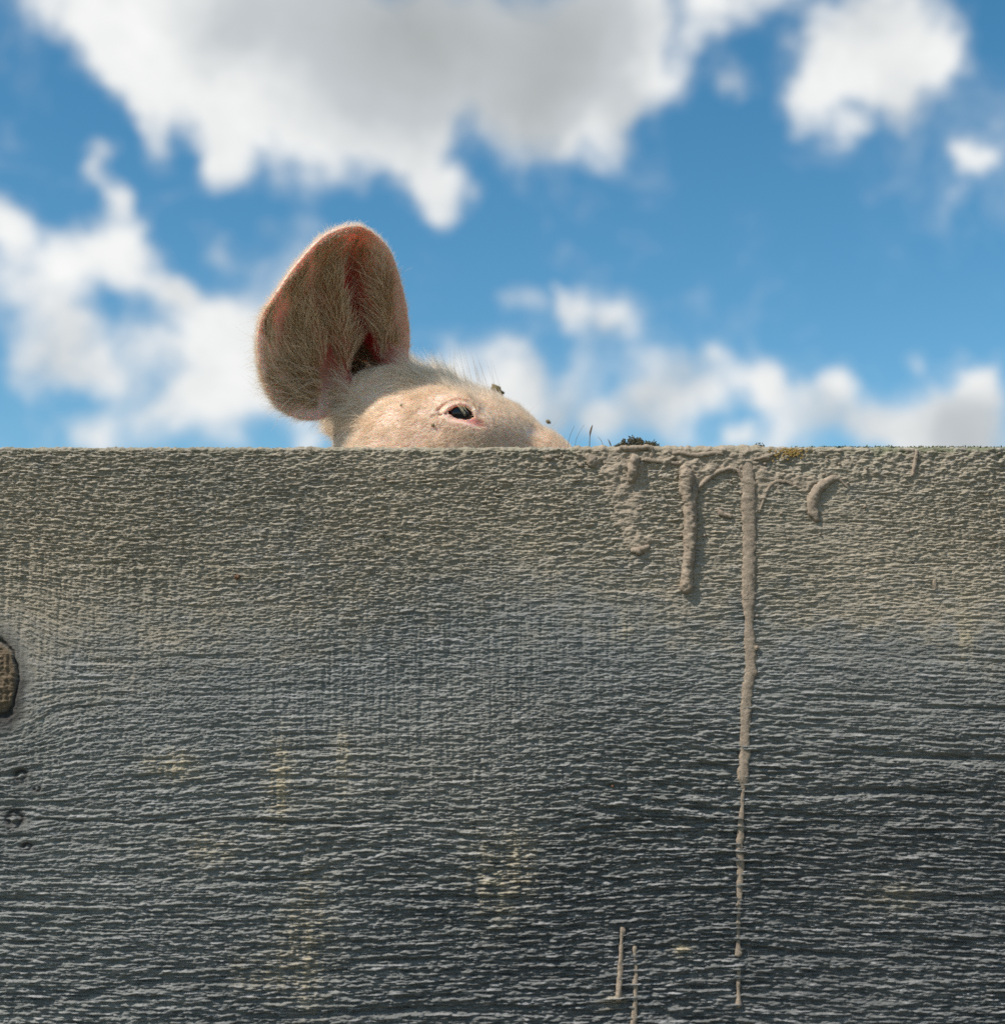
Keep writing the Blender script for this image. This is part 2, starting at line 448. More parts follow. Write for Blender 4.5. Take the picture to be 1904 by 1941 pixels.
def height(x, z):
    """relief of the front face (metres, + is towards the camera) and colour masks"""
    wz = z + .004 * samp(t_wavy, x, z)
    # grain bends round the knots
    heart = np.zeros_like(x); kn_h = np.zeros_like(x); kn_m = np.zeros_like(x); smooth_m = np.zeros_like(x)
    for (X, Y, rx, ry) in KN:
        c = P(X, Y); s = 4.78e-4
        dx, dz = (x - c[0]), (z - c[2])
        ex, ez = rx * s, ry * s
        rr = np.sqrt((dx / ex) ** 2 + (dz / ez) ** 2) * (1 + .06 * samp(t_lump, x, z)) + 1e-6
        wz = wz - dz * .75 * np.exp(-(dx / (ex * 3.2)) ** 2 - (dz / (ez * 2.2)) ** 2)
        if rx > 30:
            kn_h += .0022 * sstep(1.05, .5, rr) + .0004 * samp(t_iso, x, z) * (rr < 1) - .0032 * np.exp(-((rr - 1.08) / .08) ** 2)
            kn_m += .6 * np.exp(-((rr - 1.08) / .10) ** 2) + .75 * np.exp(-((rr - 1.3) / .35) ** 2) * (.55 + .45 * (dz < 0))
            heart = np.maximum(heart, sstep(1.06, .9, rr))
            smooth_m += .85 * np.exp(-((rr - 1.4) / .5) ** 2)
        else:
            kn_h += -.0019 * np.exp(-((rr - .6) / .30) ** 2) + .0005 * np.exp(-(rr / .25) ** 2)
            kn_m += .7 * np.exp(-((rr - .6) / .35) ** 2) + .25 * np.exp(-((rr - 1.2) / .5) ** 2)
            smooth_m += .5 * np.exp(-((rr - 1.3) / .5) ** 2)
    smooth_m = np.clip(smooth_m, 0, 1)
    d = BOARD_TOP - z                      # distance below the top edge
    low = sstep(.22, .46, d + .05 * samp(t_big, x + .3, z) + .12 * (x > 0) * np.clip(x * 2, 0, 1))
    f = samp(t_fib, x, wz); gr = samp(t_grain, x, wz); fi = samp(t_fine, x, wz); ve = samp(t_vert, x, z)
    lp = samp(t_lump, x, z)
    amp = np.clip(1 + .38 * samp(t_big, x, z + .2), .35, 1.9)
    fs = np.sign(f) * np.abs(f) ** .8
    ff = samp(t_ff, x + .2, wz)
    coarse = np.clip(.12 + .95 * low + .42 * sstep(.0, .35, x) * sstep(.02, .2, d) + .16 * samp(t_big, x + .8, z), .08, 1.1)
    h = (.00112 * coarse * fs + .00062 * (1.15 - .6 * coarse) * ff) * amp
    h += (.00018 + .00062 * low) * np.minimum(gr, 1.1) * amp
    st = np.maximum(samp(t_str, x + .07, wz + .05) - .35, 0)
    h += (.00034 + .00022 * low) * np.minimum(st, 1.6)
    lo_ = samp(t_long, x + .11, wz + .03)
    h += (.00010 + .00085 * low) * (np.minimum(lo_, .9) - .25 * lo_ * lo_)
    h += .00030 * fi * (.8 + .4 * samp(t_big, x + .4, z + .1))
    h -= .0011 * sstep(1.6, 3.0, -gr) * (.3 + low)
    leftish = .85 * sstep(.25, -.1, x) * sstep(.05, .12, d) * sstep(.50, .30, d)
    h += .00026 * ve * (.12 + leftish * np.clip(.6 + .6 * samp(t_big, x + .6, z + .4), 0, 1.6))
    h *= (1 - .75 * smooth_m)
    h -= .0011 * np.clip(-samp(t_crk, x + .31, wz * .6 + z * .4) - 2.15, 0, 1.1) * (1 - .7 * smooth_m)
    # raised ledges, low on the board, catching the light
    # mud crust by the top edge
    crust = sstep(.050, .0, d + .010 * lp) * sstep(-.45, .05, x + .03 * lp) + .45 * sstep(.03, 0, d + .008 * lp)
    crust = np.clip(crust, 0, 1)
    iso = samp(t_iso, x, z)
    h = h * (1 - .35 * crust) + crust * (.0006 * iso * (.6 + .6 * sstep(-.1, .2, x)) + .0004 * np.abs(lp))
    sd = poly_sdf(x, z, film_w) + .0016 * samp(t_iso, x + .2, z) + .0012 * lp
    fm = sstep(.0012, -.0018, sd)
    thick = .0009 + .0012 * sstep(0.06, 0.0, d)
    h = h * (1 - .72 * fm) + fm * (thick + .00045 * iso + .0003 * np.abs(lp))
    # hair-line cracks
    for (X0, Y0, X1, w, dep) in [(60, 1556, 760, 1.2, .0042), (0, 1050, 230, .6, .0014), (150, 1070, 420, .7, .0014), (640, 1000, 900, .7, .0014), (860, 940, 1010, .6, .001),
                            (1100, 1076, 1230, .6, .0014), (1225, 990, 1700, .6, .0012), (1230, 1500, 1420, .8, .002), (1480, 1068, 1900, .7, .0014), (240, 1000, 480, .6, .001),
                            (300, 1245, 520, .6, .0012), (120, 1440, 400, .9, .0018), (20, 1410, 160, .9, .0018), (1350, 1440, 1500, .9, .0018), (560, 1165, 700, .6, .001), (760, 1240, 940, .6, .001), (60, 1800, 260, 1, .0016)]:
        a = P(X0, Y0); bq = P(X1, Y0)
        cz = a[2] + .0012 * np.sin(x * 37 + Y0) - .0035 * (x - a[0]) + .0007 * np.sin(x * 130 + Y0)
        m = sstep(a[0] - .005, a[0] + .01, x) * sstep(bq[0] + .005, bq[0] - .04, x)
        h -= dep * m * np.exp(-((z - cz) / (w * .0009)) ** 2)
    # a small gouge, with a lip
    for (X, Y, r, dp) in [(1064, 1067, 9, .0022), (1832, 858, 16, .0025), (1158, 1490, 6, .0018), (1385, 1985, 8, .002)]:
        c = P(X, Y); s = 4.78e-4
        q = ((x - c[0]) / (r * s)) ** 2 + ((z - c[2] - .1 * (x - c[0])) / (r * s * .38)) ** 2
        h -= dp * np.exp(-q)
    h += kn_h
    # dust: tan film, thick under the top edge, thinning out with depth
    bg_ = samp(t_big, x + .1, z + .1)
    dust = sstep(.26 - .10 * sstep(0, .35, x), .0, d + .050 * bg_ + .020 * lp + .012 * f) * .95
    dust += .16 * sstep(.9, 2.2, bg_) + .06 * sstep(-.3, 1.4, samp(t_big, x + .5, z))
    dust = np.clip(dust, 0, 1) * (1 - .6 * smooth_m)
    mud = np.clip(.95 * fm + .55 * crust * sstep(-.6, .9, lp + iso * .4), 0, 1)
    algae = sstep(.0075, .0, d + .003 * iso) * (.20 + .32 * sstep(.0, 1., samp(t_big, x * 3, z)) + .5 * sstep(.32, .36, x))
    pale = np.zeros_like(x)
    for (X, Y, rx, ry, w) in [(530, 1480, 22, 75, .7), (585, 1780, 40, 110, .45), (950, 1650, 60, 80, .40), (650, 1440, 20, 60, .35), (330, 1450, 60, 26, .45), (400, 1610, 40, 30, .35),
                              (1830, 1200, 18, 70, .4), (1180, 1190, 40, 25, .3), (410, 1080, 80, 30, .25), (1290, 1800, 18, 10, .5), (1160, 1900, 20, 12, .5), (500, 1840, 60, 40, .25), (1700, 1700, 60, 30, .2), (1000, 1030, 40, 18, .3)]:
        c = P(X, Y); s = 4.78e-4
        pale += w * np.exp(-((x - c[0]) / (rx * s)) ** 2 - ((z - c[2]) / (ry * s)) ** 2) * np.clip(.55 + .35 * f + .3 * ve, 0, 1.3)
    lit_fray = np.clip(st * .62 * sstep(-.9, .6, f + .5 * lo_), 0, 1) * (1 - .8 * fm) * (1 - smooth_m)  # frayed fibre mask on the relief crests, also paints their sun highlights
    damp = sstep(.15, .50, d + .46 * x - .09 + .05 * bg_ + .03 * samp(t_big, x + .7, z + .3)) * .95
    return h, dust, mud, np.clip(algae, 0, .8), np.clip(kn_m, 0, .9), np.clip(pale * 1.7, 0, .85), np.clip(lit_fray, 0, .9), np.clip(damp, 0, .78), heart


fx = np.arange(-.53, .5301, .00104)
xs = np.concatenate([np.linspace(-1.6, -.54, 90), fx, np.linspace(.54, 1.6, 90)])
rows = []                                  # (y, z, ny, nz, front?)
zf = np.concatenate([np.linspace(-.03, .29, 60)[:-1], np.arange(.29, BOARD_TOP - .0035, .00056)])
for z in zf: rows.append((0, z, -1, 0))
rad = .0035
for a in np.linspace(0, 90, 7): rows.append((rad - rad * math.cos(R(a)), BOARD_TOP - rad + rad * math.sin(R(a)), -math.cos(R(a)), math.sin(R(a))))
for y in np.linspace(.006, .034, 14): rows.append((y, BOARD_TOP, 0, 1))
for a in np.linspace(90, 0, 4): rows.append((.038 - rad + rad * math.cos(R(a)), BOARD_TOP - rad + rad * math.sin(R(a)), math.cos(R(a)), math.sin(R(a))))
for z in np.linspace(BOARD_TOP - .01, -.03, 12): rows.append((.038, z, 1, 0))
rows = np.array(rows)
XB, RI = np.meshgrid(xs, np.arange(len(rows)))
YB = rows[:, 0][RI]; ZB = rows[:, 1][RI]; NY = rows[:, 2][RI]; NZ = rows[:, 3][RI]
xf, zz_ = XB.ravel(), (ZB + YB * .8).ravel()
h, dust, mudm, algae, knm, pale, lit_fray, damp, heart = height(xf.astype(np.float64), (ZB + np.where(NZ > .99, YB, 0)).ravel())
h = h.reshape(XB.shape)
h = np.where(NZ > .3, h * .8, h)
h[RI > len(zf) + 24] *= .3
V = np.stack([XB, YB + NY * h, ZB + NZ * h], -1).reshape(-1, 3)
nr, nc = XB.shape
idx = np.arange(nr * nc).reshape(nr, nc)
F = np.stack([idx[:-1, :-1], idx[:-1, 1:], idx[1:, 1:], idx[1:, :-1]], -1).reshape(-1, 4)
caps = []
fence = empty('board_fence', (0, .019, 0), label='weathered grey wooden board wall with mud runs down its face, pig behind it', cat='fence')
me = npmesh('board', V, F)
for nme, a in (('dust', dust), ('mud', mudm), ('algae', algae), ('knot', knm), ('pale', pale), ('lit_fray', lit_fray), ('damp', damp), ('heart', heart)): attr(me, nme, a)
board = link('board', me, [M_WOOD], fence)
# end caps
for sx in (0, nc - 1):
    ring = [tuple(V[idx[r, sx]]) for r in range(0, nr, 1)]
    bm = bmesh.new(); vs_ = [bm.verts.new(p) for p in ring[::20] + [ring[-1]]]; bm.faces.new(vs_ if sx == 0 else vs_[::-1])
    m2 = bpy.data.meshes.new('end_grain'); bm.to_mesh(m2); bm.free()
    link('end_grain', m2, [M_WOOD], fence)


def front_h(x, z):
    return height(np.array([x], dtype=float), np.array([z], dtype=float))[0][0]


# ---- lumps and runs of dried mud: swept bodies bedded in the board's surface
from mathutils import noise as mn


def run_mesh(path, flat=.62, seg=22, step=.0009, rough=.30, sink=.25, seed=0.):
    """path: [(X, Y, r_m)] in picture points; returns a lumpy closed body lying on the board"""
    pts = [P(X, Y) for X, Y, r in path]; rs = [r for *_, r in path]
    # resample with smooth interpolation
    L = [0]
    for i in range(1, len(pts)): L.append(L[-1] + float(np.linalg.norm(pts[i] - pts[i - 1])))
    n = max(8, int(L[-1] / step))
    t = np.linspace(0, L[-1], n)
    px_ = np.interp(t, L, [p[0] for p in pts]); pz_ = np.interp(t, L, [p[2] for p in pts]); pr = np.interp(t, L, rs)
    k = np.ones(7) / 7
    if n > 16:
        for A in (px_, pz_, pr):
            s = np.convolve(np.pad(A, 3, mode='edge'), k, mode='valid'); A[:] = s
    # rounded ends
    bh = np.clip(height(px_.astype(float), pz_.astype(float))[0], 0, .003) * .8
    bh = np.convolve(np.pad(bh, 15, mode='edge'), np.ones(31) / 31, mode='valid')
    V = []; F = []
    r0, r1 = pr[0], pr[-1]
    prof = []
    for a in np.linspace(80, 10, 6): prof.append((0, -r0 * math.sin(R(a)), math.cos(R(a))))
    for i in range(n): prof.append((i, 0, 1))
    for a in np.linspace(10, 80, 6): prof.append((n - 1, r1 * math.sin(R(a)), math.cos(R(a))))
    tx = np.gradient(px_); tz = np.gradient(pz_)
    ln = np.sqrt(tx ** 2 + tz ** 2) + 1e-9; tx /= ln; tz /= ln
    for (i, off, sc) in prof:
        cx, cz = px_[i] + tx[i] * off, pz_[i] + tz[i] * off
        sxx, szz = -tz[i], tx[i]
        r = pr[i] * sc
        for j in range(seg):
            a = 2 * math.pi * j / seg
            q = Vector(((cx + math.sin(a) * r) * 300 + seed, math.cos(a) * r * 300, cz * 170))
            nn = 1 + rough * (mn.noise(q) + .8 * mn.noise(q * 2.7) + .5 * mn.noise(q * 6)) + rough * .45 * mn.noise(Vector((cx * 60 + seed, math.sin(a), cz * 60)))
            u = math.sin(a) * r * nn; w = math.cos(a) * r * flat * nn
            V.append((cx + sxx * u, -(w + r * flat * (1 - 2 * sink) * .5) - bh[i], cz + szz * u))
    m = len(prof)
    for i in range(m - 1):
        for j in range(seg):
            F.append((i * seg + j, i * seg + (j + 1) % seg, (i + 1) * seg + (j + 1) % seg, (i + 1) * seg + j))
    me = bpy.data.meshes.new('mud_run')
    c0 = len(V); V.append(tuple(np.mean(V[:seg], 0))); c1 = len(V); V.append(tuple(np.mean(V[(m - 1) * seg:m * seg], 0)))
    for j in range(seg):
        F.append((c0, (j + 1) % seg, j)); F.append((c1, (m - 1) * seg + j, (m - 1) * seg + (j + 1) % seg))
    me.from_pydata(V, [], F); me.update()
    me.polygons.foreach_set('use_smooth', np.ones(len(me.polygons), dtype=bool))
    return me


def zpath(zf_, pts, k):
    return [(*zf_(x, y), r * k) for x, y, r in pts]


K3 = 4.78e-4 * .7616 / 3.071; K4 = 4.78e-4 * .7616 / 3.233; K5 = 4.78e-4 * .7616 / 3.416; K7 = 4.78e-4 * .7616 / 3.808
RUNS = [
    (zpath(z3, [(985, 385, 30), (1000, 420, 56), (1005, 470, 50), (1000, 540, 52), (1010, 590, 48), (1028, 640, 50), (1030, 740, 50), (1032, 850, 50), (1030, 960, 47), (1022, 1060, 42), (1012, 1150, 38), (1008, 1230, 46), (1005, 1290, 50), (1002, 1310, 42)], K3), .95, 'fat rounded mud run ending in a drop'),
    (zpath(z3, [(615, 310, 34), (600, 340, 42), (590, 410, 40), (585, 450, 38), (582, 478, 30)], K3), .95, None),
    (zpath(z3, [(255, 300, 30), (280, 330, 46), (290, 345, 38)], K3), .6, None),
    (zpath(z3, [(600, 1015, 22), (640, 1020, 36), (680, 1000, 28), (712, 985, 16)], K3), .8, None),
    (zpath(z3, [(1045, 540, 22), (1062, 560, 34), (1065, 590, 28), (1045, 650, 24)], K3), 1.0, None),
    (zpath(z3, [(1250, 690, 10), (1256, 715, 22), (1268, 735, 20), (1300, 745, 14), (1328, 740, 22), (1345, 760, 18)], K3), .9, None),
    # long run: broad flat ribbon, then a thread
    (zpath(z3, [(1470, 340, 34), (1476, 420, 50), (1480, 520, 58), (1482, 620, 58), (1484, 760, 54), (1485, 900, 48), (1483, 1100, 48), (1480, 1400, 50)], K3) +
     zpath(z4, [(362, 60, 50), (358, 200, 52), (360, 330, 50), (368, 420, 38), (368, 520, 36), (368, 600, 44), (378, 690, 46), (383, 800, 46), (378, 900, 46), (350, 1000, 44), (338, 1150, 42), (332, 1350, 40), (330, 1500, 38), (325, 1600, 40), (318, 1690, 48), (320, 1740, 44), (322, 1775, 30), (318, 1800, 14), (312, 1940, 14)], K4) +
     zpath(z5, [(1350, 110, 14), (1345, 170, 26), (1340, 300, 24), (1332, 370, 32), (1330, 460, 26), (1330, 530, 34), (1340, 620, 30), (1332, 720, 26), (1328, 860, 24), (1325, 940, 14), (1320, 1060, 13), (1318, 1110, 22), (1322, 1160, 12), (1318, 1260, 14), (1318, 1335, 32), (1320, 1350, 26)], K5), .30, 'long ribbon of mud thinning to a thread'),
    (zpath(z5, [(1320, 1450, 12), (1322, 1500, 22), (1320, 1530, 12), (1320, 1590, 20), (1322, 1650, 12), (1320, 1700, 14), (1318, 1770, 30), (1318, 1785, 22)], K5), .5, None),
    (zpath(z7, [(430, 640, 5), (380, 590, 10), (335, 545, 18), (300, 530, 30), (240, 555, 40), (180, 600, 44), (110, 650, 50), (85, 720, 54), (72, 800, 42), (84, 850, 50), (104, 900, 40), (118, 920, 34)], K7), .7, 'curved mud run right of the arches'),
    (zpath(z7, [(1062, 270, 14), (1062, 300, 18), (1055, 350, 20), (1045, 430, 22), (1030, 490, 20), (1022, 515, 14)], K7), .9, None),
    (zpath(z7, [(1235, 1505, 16), (1240, 1540, 20), (1247, 1575, 16)], K7), .7, None),
    (zpath(z5, [(330, 1130, 20), (342, 1140, 34), (335, 1170, 18), (328, 1210, 10), (325, 1290, 18), (320, 1400, 20), (316, 1520, 23), (308, 1620, 26), (300, 1700, 26), (298, 1735, 22)], K5), .9, 'thin spindle of mud low on the board'),
    (zpath(z5, [(436, 1290, 20), (440, 1310, 18), (442, 1380, 9), (448, 1450, 16), (450, 1500, 14), (440, 1600, 26), (446, 1660, 16), (446, 1720, 18), (442, 1800, 20), (436, 1880, 24), (425, 1960, 24)], K5), .6, None),
    # arch edges
    (zpath(z3, [(1085, 545, 16), (1140, 490, 17), (1190, 443, 18), (1260, 408, 18), (1330, 384, 17), (1395, 400, 17), (1430, 460, 13)], K3), .9, 'arched edge of mud between two runs'),
    (zpath(z3, [(1560, 720, 9), (1600, 610, 11), (1640, 520, 12), (1700, 480, 13), (1780, 490, 12), (1880, 540, 10)], K3), .55, None),
    (zpath(z3, [(690, 320, 18), (750, 330, 16), (850, 340, 15), (940, 350, 16)], K3), .6, None),
    (zpath(z3, [(500, 235, 20), (560, 240, 24), (640, 235, 20), (720, 225, 24), (750, 260, 18), (735, 300, 14)], K3), .8, None),
    (zpath(z3, [(900, 275, 14), (960, 268, 18), (1030, 285, 14), (1100, 290, 18), (1200, 275, 20), (1280, 280, 14)], K3), .8, None),
    (zpath(z3, [(1500, 325, 12), (1580, 310, 14), (1660, 285, 12)], K3), .7, None),
]
for i, (pth, fl, lab) in enumerate(RUNS):
    o = link('mud_run', run_mesh(pth, fl, seed=i * 7.7, seg=18), [M_MUD], fence)
    if lab: o['label'] = lab
# lumps and specks
LUMPS = [(450, 1094, 5.0, M_BARK), (727, 908, 3.2, M_BARK), (1040, 868, 7, M_MUD), (1560, 900, 3, M_MUD), (1638, 961, 3.5, M_MUD), (1434, 1168, 2.2, M_MUD), (1433, 1228, 4.6, M_MUD), (1413, 1130, 4, M_MUD),
         (1720, 1007, 3, M_MUD), (1553, 1012, 2.5, M_MUD), (1493, 1021, 2.5, M_MUD), (940, 930, 2.5, M_MUD), (830, 880, 3, M_MUD), (395, 885, 2.6, M_MUD), (560, 900, 2.4, M_MUD),
         (1160, 1490, 3.4, M_BARK), (1262, 960, 3, M_MUD), (1290, 930, 4, M_MUD), (1170, 872, 5, M_MUD), (1100, 882, 4, M_MUD), (1590, 880, 3, M_MUD), (1290, 1015, 2.6, M_MUD), (1396, 1715, 3, M_MUD)]
for q in range(46):
    X = random.triangular(900, 1904, 1350); Y = 852 + abs(random.gauss(0, 60))
    LUMPS.append((X, Y, random.uniform(1.3, 3.2), M_MUD))


def blob_mesh(r, seed, subdiv=2, rough=.35, sc=(1, 1, 1), name='lump'):
    bm = bmesh.new(); bmesh.ops.create_icosphere(bm, subdivisions=subdiv, radius=1)
    for v in bm.verts:
        q = v.co * 1.7 + Vector((seed * 3.1, seed, 0))
        v.co *= r * (1 + rough * (mn.noise(q) + .5 * mn.noise(q * 2.3)))
        v.co = Vector((v.co.x * sc[0], v.co.y * sc[1], v.co.z * sc[2]))
    me = bpy.data.meshes.new(name); bm.to_mesh(me); bm.free()
    me.polygons.foreach_set('use_smooth', np.ones(len(me.polygons), dtype=bool))
    return me


for i, (X, Y, r, m) in enumerate(LUMPS):
    p = P(X, Y); s = r * 4.78e-4
    me = blob_mesh(s, i, 3 if r > 3.5 else 2, .5, (1.05, .8, .9))
    o = link('mud_lump', me, [m], fence)
    o.location = (p[0] - fence.location.x, -.0008 - s * .15 - fence.location.y, p[2] - fence.location.z)

# ------------------------------------------------------------------ the pig: a signed distance field meshed by surface nets
O_EAR = P(700, 760, .165)
LEAN = R(25); YAW = R(24)
EU = np.array([math.cos(YAW), math.sin(YAW), 0.])
EW = np.array([-math.sin(YAW) * math.cos(LEAN), math.cos(YAW) * math.cos(LEAN), math.sin(LEAN)])
EV = np.cross(EU, EW)


def PE(u, v, w): return O_EAR + EU * u + EV * v + EW * w


def ear_uv(X, Y, w=0.):
    d = ray(X, Y); t = (np.dot(O_EAR - CAM, EW) + w) / np.dot(d, EW)
    q = CAM + d * t - O_EAR
    return float(q @ EU), float(q @ EV)


ear_px = [z1(*q) for q in [(960, 128), (1010, 142), (1060, 180), (1110, 225), (1150, 275), (1190, 330), (1225, 395), (1255, 460), (1278, 540), (1295, 620), (1310, 700), (1328, 780),
                           (1345, 860), (1358, 940), (1365, 1020), (1368, 1100), (1360, 1200), (1320, 1300), (1240, 1400), (1120, 1480), (1000, 1540), (900, 1590), (810, 1640), (710, 1688), (640, 1697), (540, 1700), (480, 1692),
                           (430, 1680), (330, 1630), (290, 1598), (250, 1558), (215, 1505), (190, 1450), (165, 1395), (150, 1340), (137, 1270), (130, 1200), (128, 1140), (130, 1080), (137, 1010), (147, 950), (165, 885), (190, 820),
                           (230, 750), (275, 685), (325, 612), (380, 540), (430, 472), (480, 410), (540, 338), (600, 280), (660, 232), (720, 195), (790, 165), (850, 145), (910, 130)]]
# smooth closed outline
pp = np.array([ear_uv(*q) for q in ear_px])
for _ in range(2):
    pp = .5 * pp + .25 * (np.roll(pp, 1, 0) + np.roll(pp, -1, 0))
mu_ = pp[:, 0].mean() + .022
pp[:, 0] = mu_ + (pp[:, 0] - mu_) * (1 + .16 * sstep(.13, .19, pp[:, 1]))
EAR = [tuple(q) for q in pp]
gu = np.arange(-.16, .12, .0015); gv = np.arange(-.09, .25, .0015)
GU, GV = np.meshgrid(gu, gv)
EAR_SDF = poly_sdf(GU, GV, EAR).astype(np.float32)


def ear_sdf(u, v):
    U = np.clip((u - gu[0]) / .0015, 0, len(gu) - 1.001); W = np.clip((v - gv[0]) / .0015, 0, len(gv) - 1.001)
    i = U.astype(int); j = W.astype(int); a = U - i; b_ = W - j
    return (EAR_SDF[j, i] * (1 - a) + EAR_SDF[j, i + 1] * a) * (1 - b_) + (EAR_SDF[j + 1, i] * (1 - a) + EAR_SDF[j + 1, i + 1] * a) * b_


VAL = [z1(*q) for q in [(890, 350), (895, 520), (905, 700), (945, 900), (1000, 1100), (985, 1300), (950, 1500)]]
val = np.array([ear_uv(*q, .04) for q in VAL]); val = val[np.argsort(val[:, 1])]
PXE = 5.2e-4


def ear_h(u, v):
    sd = ear_sdf(u, v)
    e_ = np.clip(-sd / .040, 0, 1)
    hh = .026 * np.sin(e_ * math.pi / 2)
    vy = np.interp(v, val[:, 1], val[:, 0])
    top = sstep(.20, .12, v); bot = 1
    hh = hh + .020 * np.exp(-((u - vy) / .0135) ** 2) * top
    du = u - vy
    hh = hh - .006 * np.exp(-((du + .024) / .007) ** 2) * sstep(.17, .10, v)
    hh = hh + .008 * np.exp(-((du + .040) / .009) ** 2) * sstep(.16, .08, v)
    hh = hh - .006 * np.exp(-((du - .024) / .008) ** 2) * sstep(.19, .12, v)
    cu, cv = ear_uv(*z1(960, 1330), .06)
    hh = hh + .042 * np.exp(-((u - cu) / .020) ** 2 - ((v - cv) / .029) ** 2)
    # outer flap sweeps backwards on the left, lower lobe curls forwards
    hh = hh + .10 * np.clip(-u - .055, 0, 1) ** 1.1
    lu, lv = ear_uv(*z1(350, 1500))
    hh = hh - .010 * np.exp(-((u - lu) / .03) ** 2 - ((v - lv) / .03) ** 2)
    # gentle ripples along the rim
    hh = hh + .0022 * np.sin(v * 95 + u * 40) * (1 - e_)
    return hh, sd


def axis(a, b_, zones, coarse):
    out = [a]; x = a
    while x < b_:
        st = coarse
        for lo, hi, s in zones:
            dd = max(lo - x, x - hi, 0)
            st = min(st, s + dd * .22)
        x += st; out.append(x)
    return np.array(out, dtype=np.float32)


EYE = P(870.5, 785, .118)
AX = axis(-.95, .42, [(-.30, .13, .0021), (EYE[0] - .030, EYE[0] + .034, .0009)], .016)
AY = axis(-.0, 1.75, [(.02, .25, .0021), (.085, .135, .0012)], .018)
AZ = axis(-.03, 1.13, [(.845, 1.125, .0021), (EYE[2] - .018, EYE[2] + .018, .0009)], .016)
D = np.full((len(AX), len(AY), len(AZ)), .2, dtype=np.float32)


def box(c0, c1, m):
    lo = np.minimum(c0, c1) - m; hi = np.maximum(c0, c1) + m
    s = []
    for A, l, h_ in zip((AX, AY, AZ), lo, hi):
        i0 = max(0, np.searchsorted(A, l) - 1); i1 = min(len(A), np.searchsorted(A, h_) + 1)
        s.append(slice(i0, max(i1, i0 + 1)))
    return tuple(s), AX[s[0]][:, None, None], AY[s[1]][None, :, None], AZ[s[2]][None, None, :]


def smin(a, b_, k):
    hq = np.clip(.5 + .5 * (b_ - a) / k, 0, 1)
    return b_ * (1 - hq) + a * hq - k * hq * (1 - hq)


def smax(a, b_, k): return -smin(-a, -b_, k)


def cone(a, b_, r1, r2, k=.02, sub=False, squash=(1, 1, 1)):
    a = np.asarray(a, float); b_ = np.asarray(b_, float)
    s, x, y, z = box(a, b_, max(r1, r2) * 1.3 / min(squash) + k + .03)
    sx, sy, sz = squash
    ab = (b_ - a) * np.array(squash); L2 = float(ab @ ab) + 1e-12
    px_, py_, pz_ = (x - a[0]) * sx, (y - a[1]) * sy, (z - a[2]) * sz
    t = np.clip((px_ * ab[0] + py_ * ab[1] + pz_ * ab[2]) / L2, 0, 1)
    d = np.sqrt((px_ - ab[0] * t) ** 2 + (py_ - ab[1] * t) ** 2 + (pz_ - ab[2] * t) ** 2) - (r1 + (r2 - r1) * t)
    D[s] = smax(D[s], -d, k) if sub else smin(D[s], d, k)


def ell(c, r, k=.02, sub=False):
    c = np.asarray(c, float); r = np.asarray(r, float)
    s, x, y, z = box(c, c, r.max() + k + .03)
    q0 = np.sqrt(((x - c[0]) / r[0]) ** 2 + ((y - c[1]) / r[1]) ** 2 + ((z - c[2]) / r[2]) ** 2)
    q1 = np.sqrt(((x - c[0]) / r[0] ** 2) ** 2 + ((y - c[1]) / r[1] ** 2) ** 2 + ((z - c[2]) / r[2] ** 2) ** 2) + 1e-9
    d = q0 * (q0 - 1) / q1
    D[s] = smax(D[s], -d, k) if sub else smin(D[s], d, k)


MID = .205
def under(X, Y, r, th, y=MID):
    p = P(X, Y, y); return p - r * np.array([math.sin(R(th)), 0, math.cos(R(th))])


# trunk, neck and legs (behind the boards, walking away from them to the left)
C0 = under(818, 716, .086, 8); C1 = under(905, 751, .078, 24); C2 = under(1060, 835, .060, 40); CM = under(985, 779, .070, 34)
dirn = np.array([math.cos(R(38)), 0, -math.sin(R(38))])
C3 = C2 + dirn * .10 + np.array([.01, 0, 0])
neck = np.array([-.085, .34, .640]); sh = np.array([-.16, .56, .47]); bel = np.array([-.33, .92, .43]); rump = np.array([-.50, 1.25, .47])
cone(sh, bel, .195, .215, .05); cone(bel, rump, .215, .19, .05); cone(neck, sh, .125, .19, .06)
cone(C0 + np.array([.01, .015, -.045]), neck, .080, .125, .05)
for base_, top_ in (((-.06, .62), sh), ((-.30, .50), sh), ((-.42, 1.30), rump), ((-.62, 1.18), rump)):
    kx, ky = base_
    kn = np.array([kx + (.02 if top_ is sh else -.03), ky + (.02 if top_ is sh else .03), .20])
    cone(top_ + np.array([(kx - top_[0]) * .7, (ky - top_[1]) * .7, -.06]), kn, .085, .038, .04)
    cone(kn, (kx, ky, .03), .034, .030, .02)
    cone((kx, ky, .015), (kx + .015, ky - .02, .012), .035, .024, .01)
cone(rump + np.array([-.07, .16, .08]), rump + np.array([-.10, .22, .02]), .012, .007, .01)
